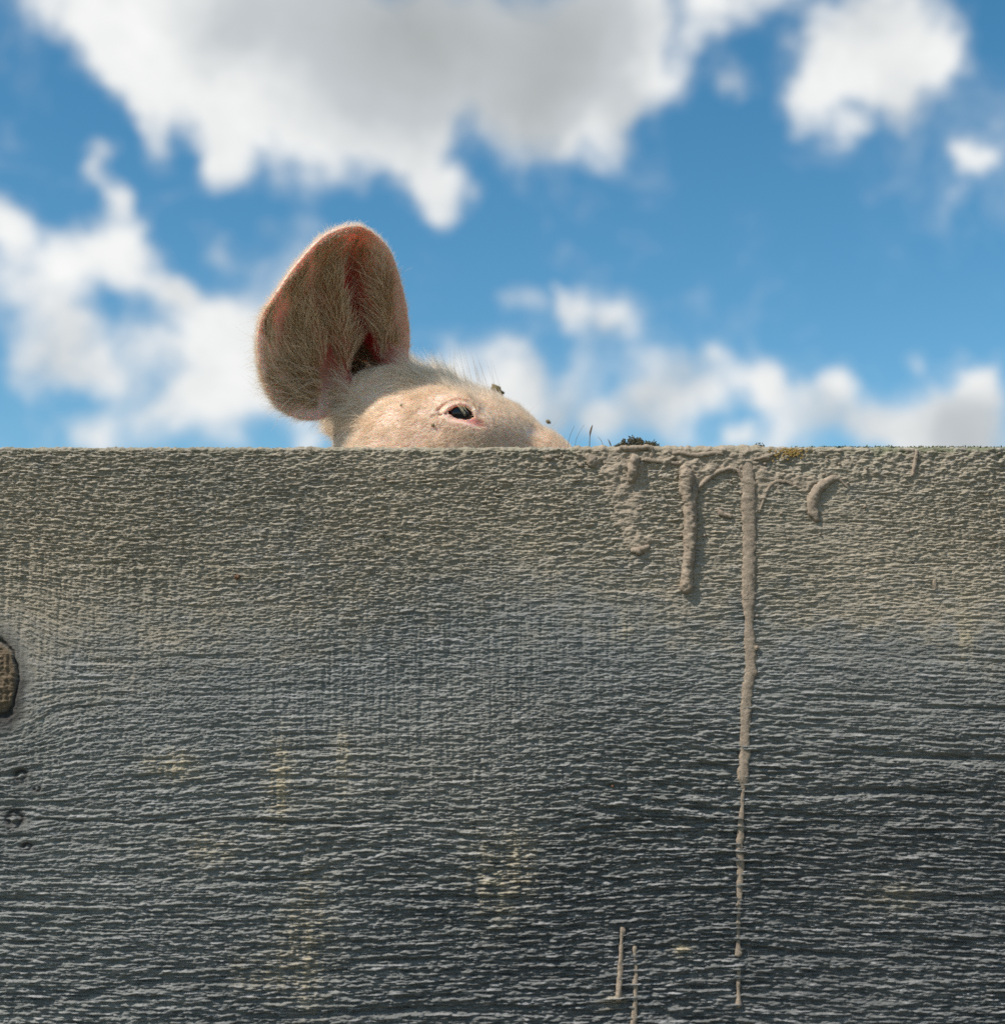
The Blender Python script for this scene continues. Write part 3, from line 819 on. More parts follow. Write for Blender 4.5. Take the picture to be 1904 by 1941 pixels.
# skull
cone(C0, C1, .086, .078, .012); cone(C1, CM, .078, .070, .008); cone(CM, C2, .070, .060, .006); cone(C2, C3, .060, .050, .006)
cone(C3, C3 + dirn * .018, .052, .050, .008)
for sy in (-1, 1):
    nos = C3 + dirn * .072 + np.array([0, sy * .018, .004]); ell(nos, (.012, .009, .012), .004, True)
cone(C1 + np.array([.0, 0, -.075]), C3 + np.array([-.02, 0, -.045]), .055, .030, .03)        # lower jaw
for sy in (-1, 1):
    y_ = MID + sy * .040
    ell((P(880, 822, y_)[0], y_, P(880, 822, y_)[2]), (.058, .052, .037), .020)               # orbit and cheekbone
    pj = P(800, 900, MID + sy * .05); ell(pj, (.075, .05, .08), .04)                         # jowl
    pb = P(862, 768, MID + sy * .058); cone(pb + np.array([-.025, 0, -.004]), pb + np.array([.028, 0, -.012]), .014, .011, .014)   # brow ridge
# ear stalk (near) and the far ear, folded behind
cone(P(705, 770, .185), P(742, 850, .18), .034, .044, .03)
cone(P(748, 745, .175), P(800, 775, .18), .022, .036, .025)
fe = P(700, 730, .275)
cone(fe + np.array([.05, -.01, -.02]), fe + np.array([-.02, .02, .03]), .030, .022, .03)
cone(fe + np.array([-.01, .02, .03]), fe + np.array([-.045, .05, .085]), .040, .018, .02, squash=(1, 3.2, 1))
# near ear shell
s, x, y, z = box(O_EAR + np.array([-.15, -.09, -.08]), O_EAR + np.array([.10, .11, .24]), .01)
shp = np.broadcast(x, y, z).shape
xx, yy, zz = [np.broadcast_to(q, shp) for q in (x, y, z)]
uu, vv, ww = [(xx - O_EAR[0]) * E_[0] + (yy - O_EAR[1]) * E_[1] + (zz - O_EAR[2]) * E_[2] for E_ in (EU, EV, EW)]
hh, sd = ear_h(uu, vv)
th_ = .0026 + .0030 * sstep(.05, -.03, vv) + .0012 * sstep(-.012, -.002, sd)
gxh = .72
cu_, cv_ = ear_uv(*z1(960, 1330), .06)
xt = .012 * np.exp(-((uu - cu_) / .030) ** 2 - ((vv - cv_) / .040) ** 2)
dd = np.abs(ww - hh - xt * .5) * gxh - (th_ * .8 + xt * .5 * gxh)
a_ = np.maximum(dd + .002, 0); b__ = np.maximum(sd + .002, 0)
de = np.minimum(np.maximum(dd + .002, sd + .002), 0) + np.sqrt(a_ ** 2 + b__ ** 2) - .002
D[s] = smin(D[s], de.astype(np.float32), .016)
del xx, yy, zz, uu, vv, ww, hh, sd, dd, a_, b__, de
# ear hole
hu0, hv0 = ear_uv(*z1(965, 1310), .06); hh0 = min(float(ear_h(np.array([hu0]), np.array([hv0]))[0][0]), .085)
ec = PE(hu0, hv0, hh0)
cone(PE(hu0, hv0 - .006, hh0 + .042), PE(hu0 + .02, hv0 - .055, hh0 + .030), .034, .036, .02)
cone(PE(hu0, hv0, hh0 - .012), PE(hu0 + .002, hv0 - .004, hh0 + .026), .011, .010, .010, sub=True)

# eye: opening, lids, creases
alm = [z2(*q) for q in [(916, 622), (930, 602), (960, 580), (1005, 567), (1045, 572), (1078, 594), (1098, 628), (1112, 655), (1150, 676), (1178, 690), (1150, 694), (1100, 673), (1050, 664), (1000, 655), (950, 645)]]
ysurf = .108
alm_w = [tuple(P(*q, ysurf)[[0, 2]]) for q in alm]
s, x, y, z = box(EYE, EYE, .034)
x2, z2_ = np.broadcast_arrays(x[:, 0, :], z[:, 0, :])
asd = poly_sdf(x2, z2_, alm_w)[:, None, :] - .0016
da = asd + 0 * y
EC = P(872, 788, .1315)
ell(EC, (.0240, .0235, .0225), .007)
dsp = np.sqrt((x - EC[0]) ** 2 + (y - EC[1]) ** 2 + (z - EC[2]) ** 2)
# lids: a soft swelling just outside the opening
lid = np.exp(-((asd - .0032) / .0028) ** 2) * .0016 + np.exp(-((asd - .0095) / .003) ** 2) * .0010 - np.exp(-((asd - .0065) / .0013) ** 2) * .0018 * (z[:, :, :] > EYE[2] - .002)
D[s] = D[s] - lid.astype(np.float32)
D[s] = smax(D[s], -(np.maximum(da, dsp - .0258)).astype(np.float32), .0016)
# lateral crease and fine wrinkles
def crease(pts, r, y_, k=.002):
    for i in range(len(pts) - 1):
        A = P(*z2(*pts[i]), y_); B = P(*z2(*pts[i + 1]), y_)
        cone(A, B, r, r, k, sub=True, squash=(1, .35, 1))
crease([(905, 622), (870, 628), (830, 636), (800, 646)], .0011, .111)
crease([(845, 590), (890, 545), (950, 513), (1010, 505), (1060, 520), (1105, 575)], .0010, .110)


# fine sculpt noise over the field (loose skin), added only near the face
def surface_nets(D, AX, AY, AZ):
    sgn = D < 0
    nx, ny, nz = D.shape
    c = [sgn[i:nx - 1 + i, j:ny - 1 + j, k:nz - 1 + k] for i in (0, 1) for j in (0, 1) for k in (0, 1)]
    cnt = np.zeros(c[0].shape, dtype=np.uint8)
    for q in c: cnt += q
    act = (cnt > 0) & (cnt < 8)
    I, J, K = np.nonzero(act)
    vid = np.full(act.shape, -1, dtype=np.int32); vid[I, J, K] = np.arange(len(I))
    acc = np.zeros((len(I), 3)); n = np.zeros(len(I))
    corners = [(i, j, k) for i in (0, 1) for j in (0, 1) for k in (0, 1)]
    for a in corners:
        for ax_ in range(3):
            if a[ax_]: continue
            b = list(a); b[ax_] = 1
            va = D[I + a[0], J + a[1], K + a[2]]; vb = D[I + b[0], J + b[1], K + b[2]]
            m = (va < 0) != (vb < 0)
            t = np.where(m, va / (va - vb + 1e-20), 0)
            p = np.array(a, float)[None] + t[:, None] * np.eye(3)[ax_][None]
            acc[m] += p[m]; n[m] += 1
    f = acc / n[:, None]
    V = np.stack([AX[I] + f[:, 0] * (AX[I + 1] - AX[I]), AY[J] + f[:, 1] * (AY[J + 1] - AY[J]), AZ[K] + f[:, 2] * (AZ[K + 1] - AZ[K])], -1)
    Fs = []
    # edges along x between cells
    for ax_ in range(3):
        sl0 = [slice(None)] * 3; sl1 = [slice(None)] * 3
        sl0[ax_] = slice(0, -1); sl1[ax_] = slice(1, None)
        ch = sgn[tuple(sl0)] != sgn[tuple(sl1)]
        o1, o2 = [q for q in range(3) if q != ax_]
        e = np.array(np.nonzero(ch))
        ok = (e[o1] > 0) & (e[o2] > 0) & (e[o1] < D.shape[o1] - 1) & (e[o2] < D.shape[o2] - 1)
        e = e[:, ok]
        def g_(d1, d2):
            q = e.copy(); q[o1] -= d1; q[o2] -= d2
            return vid[q[0], q[1], q[2]]
        quad = np.stack([g_(1, 1), g_(0, 1), g_(0, 0), g_(1, 0)], -1)
        ins = sgn[e[0], e[1], e[2]]
        flip = ins if ax_ != 1 else ~ins
        quad[~flip] = quad[~flip][:, ::-1]
        Fs.append(quad)
    return V, np.concatenate(Fs)


PV, PF = surface_nets(D, AX, AY, AZ)
# relax away stair steps
for it in range(3):
    acc = np.zeros_like(PV); cn = np.zeros(len(PV))
    for a, b_ in ((0, 1), (1, 2), (2, 3), (3, 0)):
        for q, w in ((PF[:, a], PF[:, b_]), (PF[:, b_], PF[:, a])):
            for k_ in range(3): acc[:, k_] += np.bincount(q, PV[w, k_], minlength=len(PV))
            cn += np.bincount(q, minlength=len(PV))
    PV = PV * .5 + .5 * acc / np.maximum(cn, 1)[:, None]
del D


def ear_local(Pn):
    q = Pn - O_EAR
    return q @ EU, q @ EV, q @ EW


def vnormals(V, F):
    e1 = V[F[:, 2]] - V[F[:, 0]]; e2 = V[F[:, 3]] - V[F[:, 1]]
    fn = np.cross(e1, e2)
    N = np.zeros_like(V)
    for j in range(4):
        for k_ in range(3): N[:, k_] += np.bincount(F[:, j], fn[:, k_], minlength=len(V))
    return N / (np.linalg.norm(N, axis=1)[:, None] + 1e-12), fn


PN, FN = vnormals(PV, PF)
# orientation test: outward normals should point up at the highest trunk point
cen = PV[(PV[:, 1] > .8) & (PV[:, 1] < 1.0)]
hi_i = np.nonzero((PV[:, 1] > .8) & (PV[:, 1] < 1.0))[0][np.argmax(cen[:, 2])]
if PN[hi_i, 2] < 0:
    PF = PF[:, ::-1].copy(); PN, FN = vnormals(PV, PF)

pig = empty('pig', (-.3, .9, 0), label='pale pink pig peering over the board with one ear raised', cat='pig')
me = npmesh('body', PV, PF)
u, v, w = ear_local(PV)
hh, esd = ear_h(u, v)
in_ear = (esd < .004) & (np.abs(w - hh) < .014) & (v > -.035)
front = in_ear & ((PN @ EW) < .15)
vy = np.interp(v, val[:, 1], val[:, 0])
earin = np.where(front, sstep(-.004, -.036, esd) * .95, 0)
red = np.where(front, 1.2 * np.exp(-((u - vy + .002) / (.015 + .013 * sstep(.12, .03, v))) ** 2) * sstep(.155, .10, v) + .55 * np.exp(-((u - vy + .040) / .010) ** 2) * sstep(.14, .07, v) * sstep(.015, .045, v) + .25 * np.exp(-((u - vy - .03) / .010) ** 2) * sstep(.17, .12, v), 0)
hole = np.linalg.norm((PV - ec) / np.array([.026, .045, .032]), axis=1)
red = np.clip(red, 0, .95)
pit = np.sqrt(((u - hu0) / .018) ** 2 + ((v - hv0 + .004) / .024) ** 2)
dirt = np.maximum(.85 * sstep(1.15, .75, hole), np.where(front | (hole < 1.6), .8 * sstep(1.25, .7, pit), 0))  # ear hollow: wax, with its deep shade painted into the same mask
px_al = poly_sdf(PV[:, 0], PV[:, 2], alm_w)
nearface = (PV[:, 1] < .15) & (PV[:, 2] > .84)
pink = np.where(nearface, .85 * np.exp(-(np.clip(px_al, 0, 1) / .0022) ** 2) * (px_al < .02), 0)
cor = P(*z2(1150, 690), .11)
pink += np.where(nearface, .8 * np.exp(-(((PV[:, 0] - cor[0]) / .006) ** 2 + ((PV[:, 2] - cor[2]) / .003) ** 2)), 0)
pink += np.where(in_ear & ~front, .35, 0) + np.where(in_ear, .3 * sstep(-.012, 0, esd), 0)
brown = np.where(nearface, .35 * np.exp(-((px_al - .012) / .006) ** 2) * (px_al > 0), 0)
dirt = dirt + brown * .35
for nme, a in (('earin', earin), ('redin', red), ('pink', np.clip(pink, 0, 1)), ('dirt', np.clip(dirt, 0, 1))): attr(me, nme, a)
body = link('body', me, [M_SKIN], pig)


def sphere(name, c, r, m, parent, seg=48, sc=(1, 1, 1)):
    bm = bmesh.new(); bmesh.ops.create_uvsphere(bm, u_segments=seg, v_segments=seg // 2, radius=r)
    for v_ in bm.verts: v_.co = Vector((v_.co.x * sc[0] + c[0], v_.co.y * sc[1] + c[1], v_.co.z * sc[2] + c[2]))
    me_ = bpy.data.meshes.new(name); bm.to_mesh(me_); bm.free()
    me_.polygons.foreach_set('use_smooth', np.ones(len(me_.polygons), dtype=bool))
    return link(name, me_, [m], parent)


eye_c = EC
sphere('eyeball', eye_c, .0212, M_EYE, pig)
sphere('eyeball', (eye_c[0], 2 * MID - eye_c[1], eye_c[2]), .0212, M_EYE, pig)

# ------------------------------------------------------------------ hair
PT = np.concatenate([PF[:, [0, 1, 2]], PF[:, [0, 2, 3]]])
ta = .5 * np.linalg.norm(np.cross(PV[PT[:, 1]] - PV[PT[:, 0]], PV[PT[:, 2]] - PV[PT[:, 0]]), axis=1)
tcn = PV[PT].mean(1)


def scatter(sel, n):
    """random points on the triangles in sel; returns points, normals"""
    i = np.nonzero(sel)[0]; p = ta[i] / ta[i].sum()
    k_ = rng.choice(i, n, p=p)
    a = rng.random(n); b_ = rng.random(n); f_ = a + b_ > 1; a[f_] = 1 - a[f_]; b_[f_] = 1 - b_[f_]
    A, B, C = PV[PT[k_, 0]], PV[PT[k_, 1]], PV[PT[k_, 2]]
    pt = A + (B - A) * a[:, None] + (C - A) * b_[:, None]
    nn = PN[PT[k_, 0]] * (1 - a - b_)[:, None] + PN[PT[k_, 1]] * a[:, None] + PN[PT[k_, 2]] * b_[:, None]
    return pt, nn / (np.linalg.norm(nn, axis=1)[:, None] + 1e-9)


def unit(q): return q / (np.linalg.norm(q, axis=-1, keepdims=True) + 1e-12)


t_cl = noise_tex(512, 512, .004, .004, 3.0, 31)
t_cl2 = noise_tex(512, 512, .004, .004, 3.0, 32)
t_cl3 = noise_tex(512, 512, .012, .012, 3.0, 33)


def hair(name, roots, nrm, flow, length, lift, radius, material, pts=6, jit=.18, clump=.25, droop=.0, curl=0., parent=pig, sink=.0006, label=None):
    n = len(roots)
    tang = flow - nrm * np.sum(flow * nrm, 1)[:, None]
    tang = unit(tang)
    side = np.cross(nrm, tang)
    ca = samp(t_cl, roots[:, 0] + roots[:, 1], roots[:, 2]) * clump + samp(t_cl3, roots[:, 0] + roots[:, 1], roots[:, 2]) * clump * .7
    cb = samp(t_cl2, roots[:, 0], roots[:, 2] + roots[:, 1]) * clump
    d0 = unit(tang + side * (ca + jit * rng.standard_normal(n))[:, None] + nrm * (np.clip(lift + .5 * cb + jit * .5 * rng.standard_normal(n), .03, 9))[:, None])
    L = length
    bend = rng.standard_normal(n) * curl
    out = np.zeros((n, pts, 3))
    for i in range(pts):
        t = i / (pts - 1)
        q = roots - nrm * sink + d0 * (L * t)[:, None] + side * (bend * L * t * t)[:, None]
        q[:, 2] -= droop * L * t * t
        out[:, i] = q
    cu = bpy.data.hair_curves.new(name)
    cu.add_curves([pts] * n)
    cu.attributes['position'].data.foreach_set('vector', out.astype(np.float32).ravel())
    ra = cu.attributes.get('radius') or cu.attributes.new('radius', 'FLOAT', 'POINT')
    rad_ = np.broadcast_to(np.asarray(radius, float).reshape(-1, 1), (n, 1)) * (1 - np.linspace(0, 1, pts) ** 1.5 * .85)[None]
    ra.data.foreach_set('value', rad_.astype(np.float32).ravel())
    cu.materials.append(material)
    o = bpy.data.objects.new(name, cu); COL.objects.link(o)
    o.parent = parent; o.location = -parent.location
    if label: o['label'] = label
    return o


tu, tv, tw = ear_local(tcn)
thh, tsd = ear_h(tu, tv)
TN_ = unit(PN[PT].mean(1))
t_inear = (tsd < .006) & (np.abs(tw - thh) < .014) & (tv > -.045)
t_front = t_inear & ((TN_ @ EW) < .1)
t_vy = np.interp(tv, val[:, 1], val[:, 0])
thole = np.linalg.norm((tcn - ec) / np.array([.024, .05, .032]), axis=1)
hu, hv = ear_uv(*z1(900, 1450))


def ear_flow(p):
    """hair fans out of the ear's root towards the rim"""
    u_, v_, w_ = ear_local(p)
    a = unit(np.stack([u_ - hu, v_ - hv], -1))
    # bends upwards in the middle, sideways on the lobe
    a[:, 1] += .35
    a = unit(a)
    right = u_ > np.interp(v_, val[:, 1], val[:, 0])
    a[right, 0] = -.28 + .2 * rng.standard_normal(right.sum()); a[right, 1] = 1
    # hair on the right wall comes up from the base and leans into the bowl
    a = unit(a)
    return a[:, :1] * EU + a[:, 1:] * EV


# 1 long hair inside the ear
t_pit = np.sqrt(((tu - hu0) / .018) ** 2 + ((tv - hv0 + .004) / .024) ** 2)
sel = t_front & (tsd < -.010) & (thole > .9) & (t_pit > 1.25)
rt, nr_ = scatter(sel, 9000)
uu_, vv_, _ = ear_local(rt); du_ = uu_ - np.interp(vv_, val[:, 1], val[:, 0])
keep = rng.random(len(rt)) > (.98 * np.exp(-((du_ + .001) / (.015 + .013 * sstep(.12, .03, vv_))) ** 2) * sstep(.16, .12, vv_) + .35 * np.exp(-((du_ + .038) / .010) ** 2) * sstep(.015, .045, vv_)) * sstep(-.005, .02, vv_)
rt, nr_, uu_, vv_ = rt[keep], nr_[keep], uu_[keep], vv_[keep]
ln_ = (.016 + .014 * rng.random(len(rt))) * np.clip(1.15 - np.clip(vv_, 0, 1) * 3.0, .45, 1.2)
hair('ear_hair', rt, nr_, ear_flow(rt), ln_, .13, .00017, M_HAIR_D, jit=.07, clump=.15, curl=.3, droop=.03)
k2 = rng.random(len(rt)) < .28
hair('ear_hair', rt[k2] + .0004, nr_[k2], ear_flow(rt[k2]), ln_[k2] * 1.2, .20, .00022, M_HAIR, jit=.07, clump=.20, curl=.35, droop=.03)
sel = t_front & (tsd < -.014) & (t_pit > 1.1)
rt, nr_ = scatter(sel, 720)
u3, v3, _ = ear_local(rt)
k3 = np.abs(u3 - np.interp(v3, val[:, 1], val[:, 0])) > .010
rt, nr_, v3 = rt[k3], nr_[k3], v3[k3]
hair('ear_hair', rt, nr_, ear_flow(rt), (.024 + .016 * rng.random(len(rt))) * np.clip(1.15 - np.clip(v3, 0, 1) * 2.6, .5, 1.2), .22, .00032, M_HAIR, jit=.05, clump=.16, curl=.35, pts=8)
# 2 downy fuzz over rim and back of the ear
sel = t_inear & (tsd > -.010)
rt, nr_ = scatter(sel, 9000)
fl = ear_flow(rt) * .6 + nr_ * .2
hair('ear_fuzz', rt, nr_, fl, .0035 + .0045 * rng.random(len(rt)), .75, .00009, M_HAIR_W, jit=.3, clump=.2, curl=.3)
sel = t_inear & ~t_front
rt, nr_ = scatter(sel, 6000)
hair('ear_fuzz', rt, nr_, ear_flow(rt), .008 + .006 * rng.random(len(rt)), .35, .00011, M_HAIR_W, jit=.3, clump=.2, curl=.3)
# long wisps standing out of the left rim
sel = t_inear & (tsd > -.006) & (tu < -.05) & (tv < .08)
rt, nr_ = scatter(sel, 420)
fl = np.tile(np.array([-.6, 0, -.2]), (len(rt), 1))
hair('ear_fuzz', rt, nr_, fl, .010 + .018 * rng.random(len(rt)), .7, .00008, M_HAIR_W, jit=.4, clump=.3, curl=.4, droop=-.15)

# 3 short coat of the head
head_sel = (tcn[:, 2] > .835) & (tcn[:, 1] < .34) & (~t_inear) & (thole > 1.0) & (TN_[:, 1] < .55)
asd_t = poly_sdf(tcn[:, 0], tcn[:, 2], alm_w)
eyez = (tcn[:, 1] < .15) & (asd_t < .0035)
head_sel &= ~eyez
XB0 = P(790, 760, .13)[0]


def head_flow(p):
    f_ = np.zeros_like(p)
    f_[:, 0] = -1; f_[:, 2] = .18
    b_ = sstep(XB0 + .02, XB0 - .045, p[:, 0])[:, None]
    up = sstep(EYE[2] + .0, EYE[2] + .045, p[:, 2])[:, None]
    f_ = f_ * (1 - b_ * .6) + b_ * np.array([-.45, 0, .9]) * up + b_ * (1 - up) * np.array([-.9, 0, .35])
    # parts round the eye
    e_ = p - EYE; r_ = np.sqrt(e_[:, 0] ** 2 + e_[:, 2] ** 2)
    k_ = np.exp(-(r_ / .022) ** 2)[:, None]
    f_ += k_ * np.stack([np.zeros(len(p)), np.zeros(len(p)), np.sign(e_[:, 2]) * 1.0], -1)
    return unit(f_)


rt, nr_ = scatter(head_sel, 52000)
de_ = np.sqrt((rt[:, 0] - EYE[0]) ** 2 + (rt[:, 2] - EYE[2]) ** 2)
ls = np.clip(.35 + de_ / .05, .4, 1)
ll = (.007 + .006 * rng.random(len(rt))) * ls
crest = sstep(.05, .95, nr_[:, 2])
hair('coat', rt, nr_, head_flow(rt), ll, .20, .00013, M_HAIR, pts=4, jit=.16, clump=.16, curl=.15)
k2 = rng.random(len(rt)) < .30
hair('coat', rt[k2], nr_[k2], head_flow(rt[k2]), ll[k2] * 1.15, .32, .00012, M_HAIR_W, pts=4, jit=.2, clump=.2, curl=.2)
rt, nr_ = scatter(head_sel, 3600)
de_ = np.sqrt((rt[:, 0] - EYE[0]) ** 2 + (rt[:, 2] - EYE[2]) ** 2)
hair('coat', rt, nr_, head_flow(rt), (.008 + .007 * rng.random(len(rt))) * np.clip(.25 + de_ / .05, .3, 1), .34, .00024, M_HAIR_W, pts=4, jit=.22, clump=.2, curl=.2)
# 4 longer tuft around the ear root, leaning over the ear hole
x_t = P(805, 720, .13)[0]
th2 = np.sqrt(((tu - hu0) / .017) ** 2 + ((tv - hv0 - .002) / .022) ** 2)
head_sel &= ~((th2 < 1.0) & (tcn[:, 1] > .13))
sel = head_sel & (tcn[:, 0] < x_t) & (tcn[:, 2] > P(700, 812, .13)[2]) & (th2 > 1.35)
rt, nr_ = scatter(sel, 9000)
fl = head_flow(rt)
hair('ear_tuft', rt, nr_, fl, .015 + .016 * rng.random(len(rt)), .30, .00016, M_HAIR, jit=.2, clump=.35, curl=.25)
sel = head_sel & (tcn[:, 0] < P(800, 720, .13)[0]) & (tcn[:, 2] > P(700, 790, .13)[2]) & (th2 > 1.5)
rt, nr_ = scatter(sel, 3600)
hair('ear_tuft', rt, nr_, head_flow(rt), .018 + .020 * rng.random(len(rt)), .50, .00014, M_HAIR_W, jit=.2, clump=.4, curl=.3)
# 5 crest bristles standing against the sky
sel = head_sel & (TN_[:, 2] > .80) & (tcn[:, 0] < P(960, 750, .2)[0]) & (tcn[:, 2] > .90)
rt, nr_ = scatter(sel, 5200)
cx_ = sstep(P(930, 740, .2)[0], P(800, 700, .2)[0], rt[:, 0])
fl = np.stack([-1 + .5 * cx_, np.zeros(len(rt)), .4 + 0 * cx_], -1)
hair('crest_bristles', rt, nr_, fl, .009 + (.010 + .022 * cx_) * rng.random(len(rt)), .75, .00015, M_HAIR_W, jit=.3, clump=.35, curl=.3)
sel2 = sel & (tcn[:, 0] > P(820, 700, .2)[0]) & (np.abs(tcn[:, 1] - .18) < .05)
rt, nr_ = scatter(sel2, 40)
fl = np.tile(np.array([-.35, 0, .2]), (len(rt), 1))
hair('crest_bristles', rt, nr_, fl, .028 + .026 * rng.random(len(rt)), 1.6, .00013, M_HAIR_D, jit=.2, clump=.1, curl=.3, pts=8)
# dark single bristles on the cheek
A = [z2(*q) for q in [(1325, 700), (600, 600), (545, 650), (700, 560), (440, 690), (655, 490), (1110, 790), (480, 580)]]
B = [z2(*q) for q in [(1392, 838), (640, 690), (605, 730), (708, 590), (490, 740), (665, 505), (1145, 845), (500, 600)]]
ra_, fb = [], []
for a, b_ in zip(A, B):
    pa = P(*a, .108); j = np.argmin(np.sum(((tcn - pa) * np.array([1, .25, 1])) ** 2, 1) + (TN_[:, 1] > 0) * 1)
    ra_.append(tcn[j]); fb.append((P(*b_, .108) - pa))
ra_ = np.array(ra_); fb = np.array(fb); L_ = np.linalg.norm(fb, axis=1)
nn_ = np.tile(np.array([0, -1., .1]), (len(ra_), 1))
hair('cheek_bristles', ra_ + np.array([0, -.0008, 0]), unit(nn_), fb, L_, .12, .00016, M_HAIR_K, jit=0, clump=0, curl=.12, sink=0)
# muzzle whiskers that show above the board
wr = []
for X, Y in [(1078, 846), (1050, 822), (1040, 812), (1090, 850), (1000, 782)]:
    pa = P(X, Y, MID); wr.append(tcn[np.argmin(np.sum((tcn - pa) ** 2, 1))])
wr = np.array(wr)
hair('whiskers', wr, np.tile(np.array([.3, 0, .95]), (len(wr), 1)), np.tile(np.array([.2, 0, .1]), (len(wr), 1)), .018 + .014 * rng.random(len(wr)), 2.4, .00010, M_HAIR_D, jit=.1, clump=.1, curl=.4, sink=0)
# 6 lashes
la = np.array([P(*z2(*q), .1045) for q in [(985, 545), (992, 548), (1000, 548), (1012, 548), (1024, 550), (1036, 556), (1050, 562), (960, 560), (940, 572), (1065, 575), (925, 585)]])
lf = np.array([(.012, -.003, -.019), (.010, -.004, -.014), (.010, -.003, -.017), (.008, -.004, -.013), (.006, -.004, -.012), (.004, -.005, -.008), (.006, -.005, -.006), (-.002, -.005, -.007), (-.005, -.004, -.006), (.006, -.004, -.004), (-.006, -.004, -.004)])
hair('eyelashes', la, np.tile(np.array([0, -1., 0]), (len(la), 1)), lf, np.linalg.norm(lf, axis=1) * .75, .35, .00015, M_LASH, jit=.05, clump=0, curl=.1, sink=0)

# ------------------------------------------------------------------ small things on top of the board
def moss(name, X0, X1, hpx, n, label, y0=.004, y1=.02, seed=1, matl=None, leaf=.0022):
    """a clump of small pointed leaves and crumbs"""
    r = random.Random(seed)
    bm = bmesh.new()
    a = P(X0, 846)[0]; b_ = P(X1, 846)[0]
    for i in range(n):
        t = r.random(); x = a + (b_ - a) * t; y = r.uniform(y0, y1)
        env = math.sin(math.pi * min(max(t, .03), .97)) ** .4 * (.55 + .9 * abs(mn.noise(Vector((t * 7 + seed, .3, 0)))) + .25 * mn.noise(Vector((t * 23, seed, 0))))
        z = BOARD_TOP + .0006 + r.random() ** 1.3 * hpx * 5e-4 * env
        d = Vector((r.gauss(0, 1), r.gauss(0, 1), r.gauss(.3, .7))).normalized()
        s = leaf * r.uniform(.5, 1.5); wv = d.cross(Vector((r.random(), r.random(), r.random()))).normalized() * s * .32
        up = d.cross(wv).normalized() * s * .16
        c = Vector((x, y, z))
        q = [bm.verts.new(c - d * s * .2), bm.verts.new(c + d * s * .4 + wv), bm.verts.new(c + d * s * 1.2), bm.verts.new(c + d * s * .4 - wv), bm.verts.new(c + d * s * .4 + up)]
        for f_ in ((0, 1, 4), (1, 2, 4), (2, 3, 4), (3, 0, 4), (0, 3, 2, 1)): bm.faces.new([q[k] for k in f_])
    me_ = bpy.data.meshes.new(name); bm.to_mesh(me_); bm.free()
    o = link(name, me_, [matl or M_MOSS])
    return o


o = moss('moss_clump', 1168, 1250, 21, 2200, '', seed=3, leaf=.0017)
tag(o, 'wide clump of dark dry moss on the board edge right of the pig snout', 'moss')
o = moss('moss_clump', 1432, 1452, 12, 130, '', seed=5, leaf=.0019)
tag(o, 'tiny dark moss sprig on the board edge above the mud runs', 'moss')
o = moss('moss_clump', 1500, 1904, 3.4, 1500, '', seed=8, leaf=.0016)
o.data.materials[0] = plain('green_moss', (.06, .09, .025), (.15, .13, .06))
tag(o, 'thin low strip of greenish moss along the right of the board edge', 'moss', kind='stuff')
# orange lichen patch, growing over the edge of the board
bm = bmesh.new()
for i in range(150):
    X = random.gauss(1496, 16); Y = 851 + abs(random.gauss(5, 8)); p = P(X, Y); r_ = random.uniform(.0004, .0011)
    t_ = bmesh.ops.create_icosphere(bm, subdivisions=1, radius=r_)
    for v_ in t_['verts']: v_.co = Vector((v_.co.x * random.uniform(.8, 1.3) + p[0], v_.co.y * .5 - .0022, v_.co.z + p[2]))
me_ = bpy.data.meshes.new('lichen'); bm.to_mesh(me_); bm.free()
lo = link('lichen', me_, [M_LICHEN]); tag(lo, 'small patch of orange lichen at the top edge of the board', 'lichen')


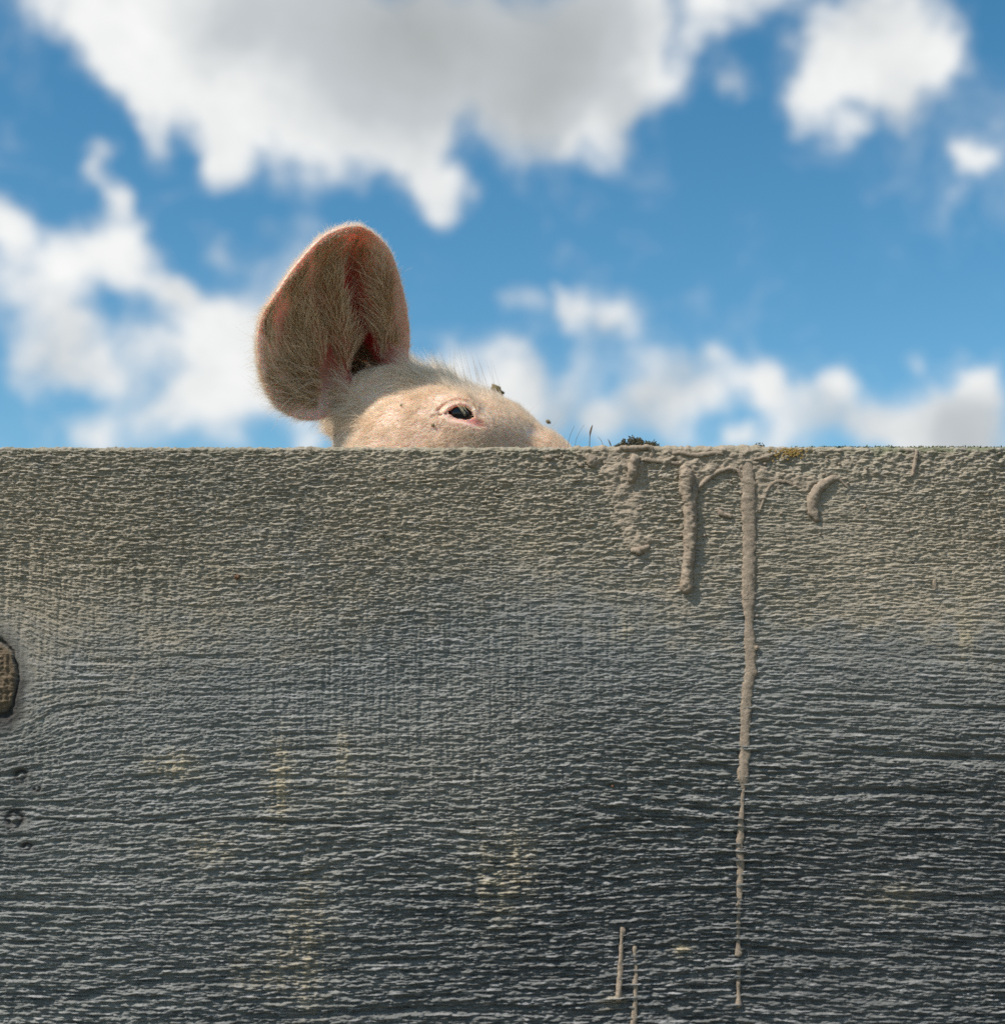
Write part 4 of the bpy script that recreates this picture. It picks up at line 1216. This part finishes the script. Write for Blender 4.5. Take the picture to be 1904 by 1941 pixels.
def stalk(pts, r, label, cap=None):
    """a thin bent stem with an optional capsule, standing on the board edge"""
    V, F = [], []; seg = 6
    n = len(pts)
    for i, p in enumerate(pts):
        rr = r * (1 - .3 * i / (n - 1))
        if cap and i >= n - 3: rr = cap * (1.0, .9, .25)[i - (n - 3)]
        for j in range(seg):
            a = 2 * math.pi * j / seg
            V.append((p[0] + rr * math.cos(a), p[1] + rr * math.sin(a), p[2]))
    for i in range(n - 1):
        for j in range(seg): F.append((i * seg + j, i * seg + (j + 1) % seg, (i + 1) * seg + (j + 1) % seg, (i + 1) * seg + j))
    F.append(tuple(range(seg))[::-1]); F.append(tuple((n - 1) * seg + j for j in range(seg)))
    me_ = bpy.data.meshes.new('moss_stalk'); me_.from_pydata(V, [], F); me_.update()
    o = link('moss_stalk', me_, [M_STALK]); tag(o, label, 'moss', 'moss stalks on the board edge')
    return o


for pts, r, cap, lab in [
    ([(265, 215), (266, 170), (268, 130), (272, 95), (280, 65), (288, 42)], .00042, .0009, 'tallest dark moss stalk, standing alone between pig snout and moss clump'),
    ([(100, 215), (105, 165), (118, 120), (135, 80), (150, 50)], .00022, None, 'long thin pale stem nearest the pig snout leaning right'),
    ([(150, 215), (165, 150), (190, 95), (225, 40)], .00018, None, 'faint hair-thin stem second from the pig snout'),
    ([(370, 215), (365, 185), (350, 155), (330, 132)], .00026, None, 'short bent stem right of the tallest stalk'),
    ([(430, 215), (425, 190), (415, 165), (405, 150)], .00030, .0006, 'short stalk with a bud just left of the moss clump')]:
    stalk([P(*z3(*q), .006) - np.array([0, 0, .0015]) for q in pts], r, lab, cap)

# dirt crumbs caught in the hair
for i, (q, r_, sc_, yy_, lab) in enumerate([((1280, 452), .0042, (1.7, .8, .9), .19, 'dark green crumb of dirt stuck on the pig forehead above its eye'),
                              ((1650, 682), .0024, (1.2, .8, 1), .2, 'small dark crumb on the pig snout near the board edge'),
                              ((808, 680), .0016, (1, .8, 1), .105, 'tiny dark speck on the pig cheek below the eye'),
                              ((574, 533), .0013, (1, .8, 1), .12, 'tiny dark speck on the pig cheek behind the eye')]):
    X, Y = z2(*q)
    # walk down the sight line to the head surface
    best = None
    d = ray(X, Y); d = d / np.linalg.norm(d)
    rel = tcn - CAM; tt = rel @ d; dist = np.linalg.norm(rel - tt[:, None] * d, axis=1)
    ok = np.nonzero((dist < .004) & (tcn[:, 2] > .84))[0]
    p = tcn[ok[np.argmin(tt[ok])]] if len(ok) else P(X, Y, yy_)
    me_ = blob_mesh(r_, 60 + i, 2, .8, sc_)
    o = link('dirt_crumb', me_, [M_CRUMB]); o.location = tuple(p + np.array([0, -.0012, .0012])); o.rotation_euler = (0, R(32), 0)
    tag(o, lab, 'dirt')
print('VERTS', len(PV), 'board', len(V))
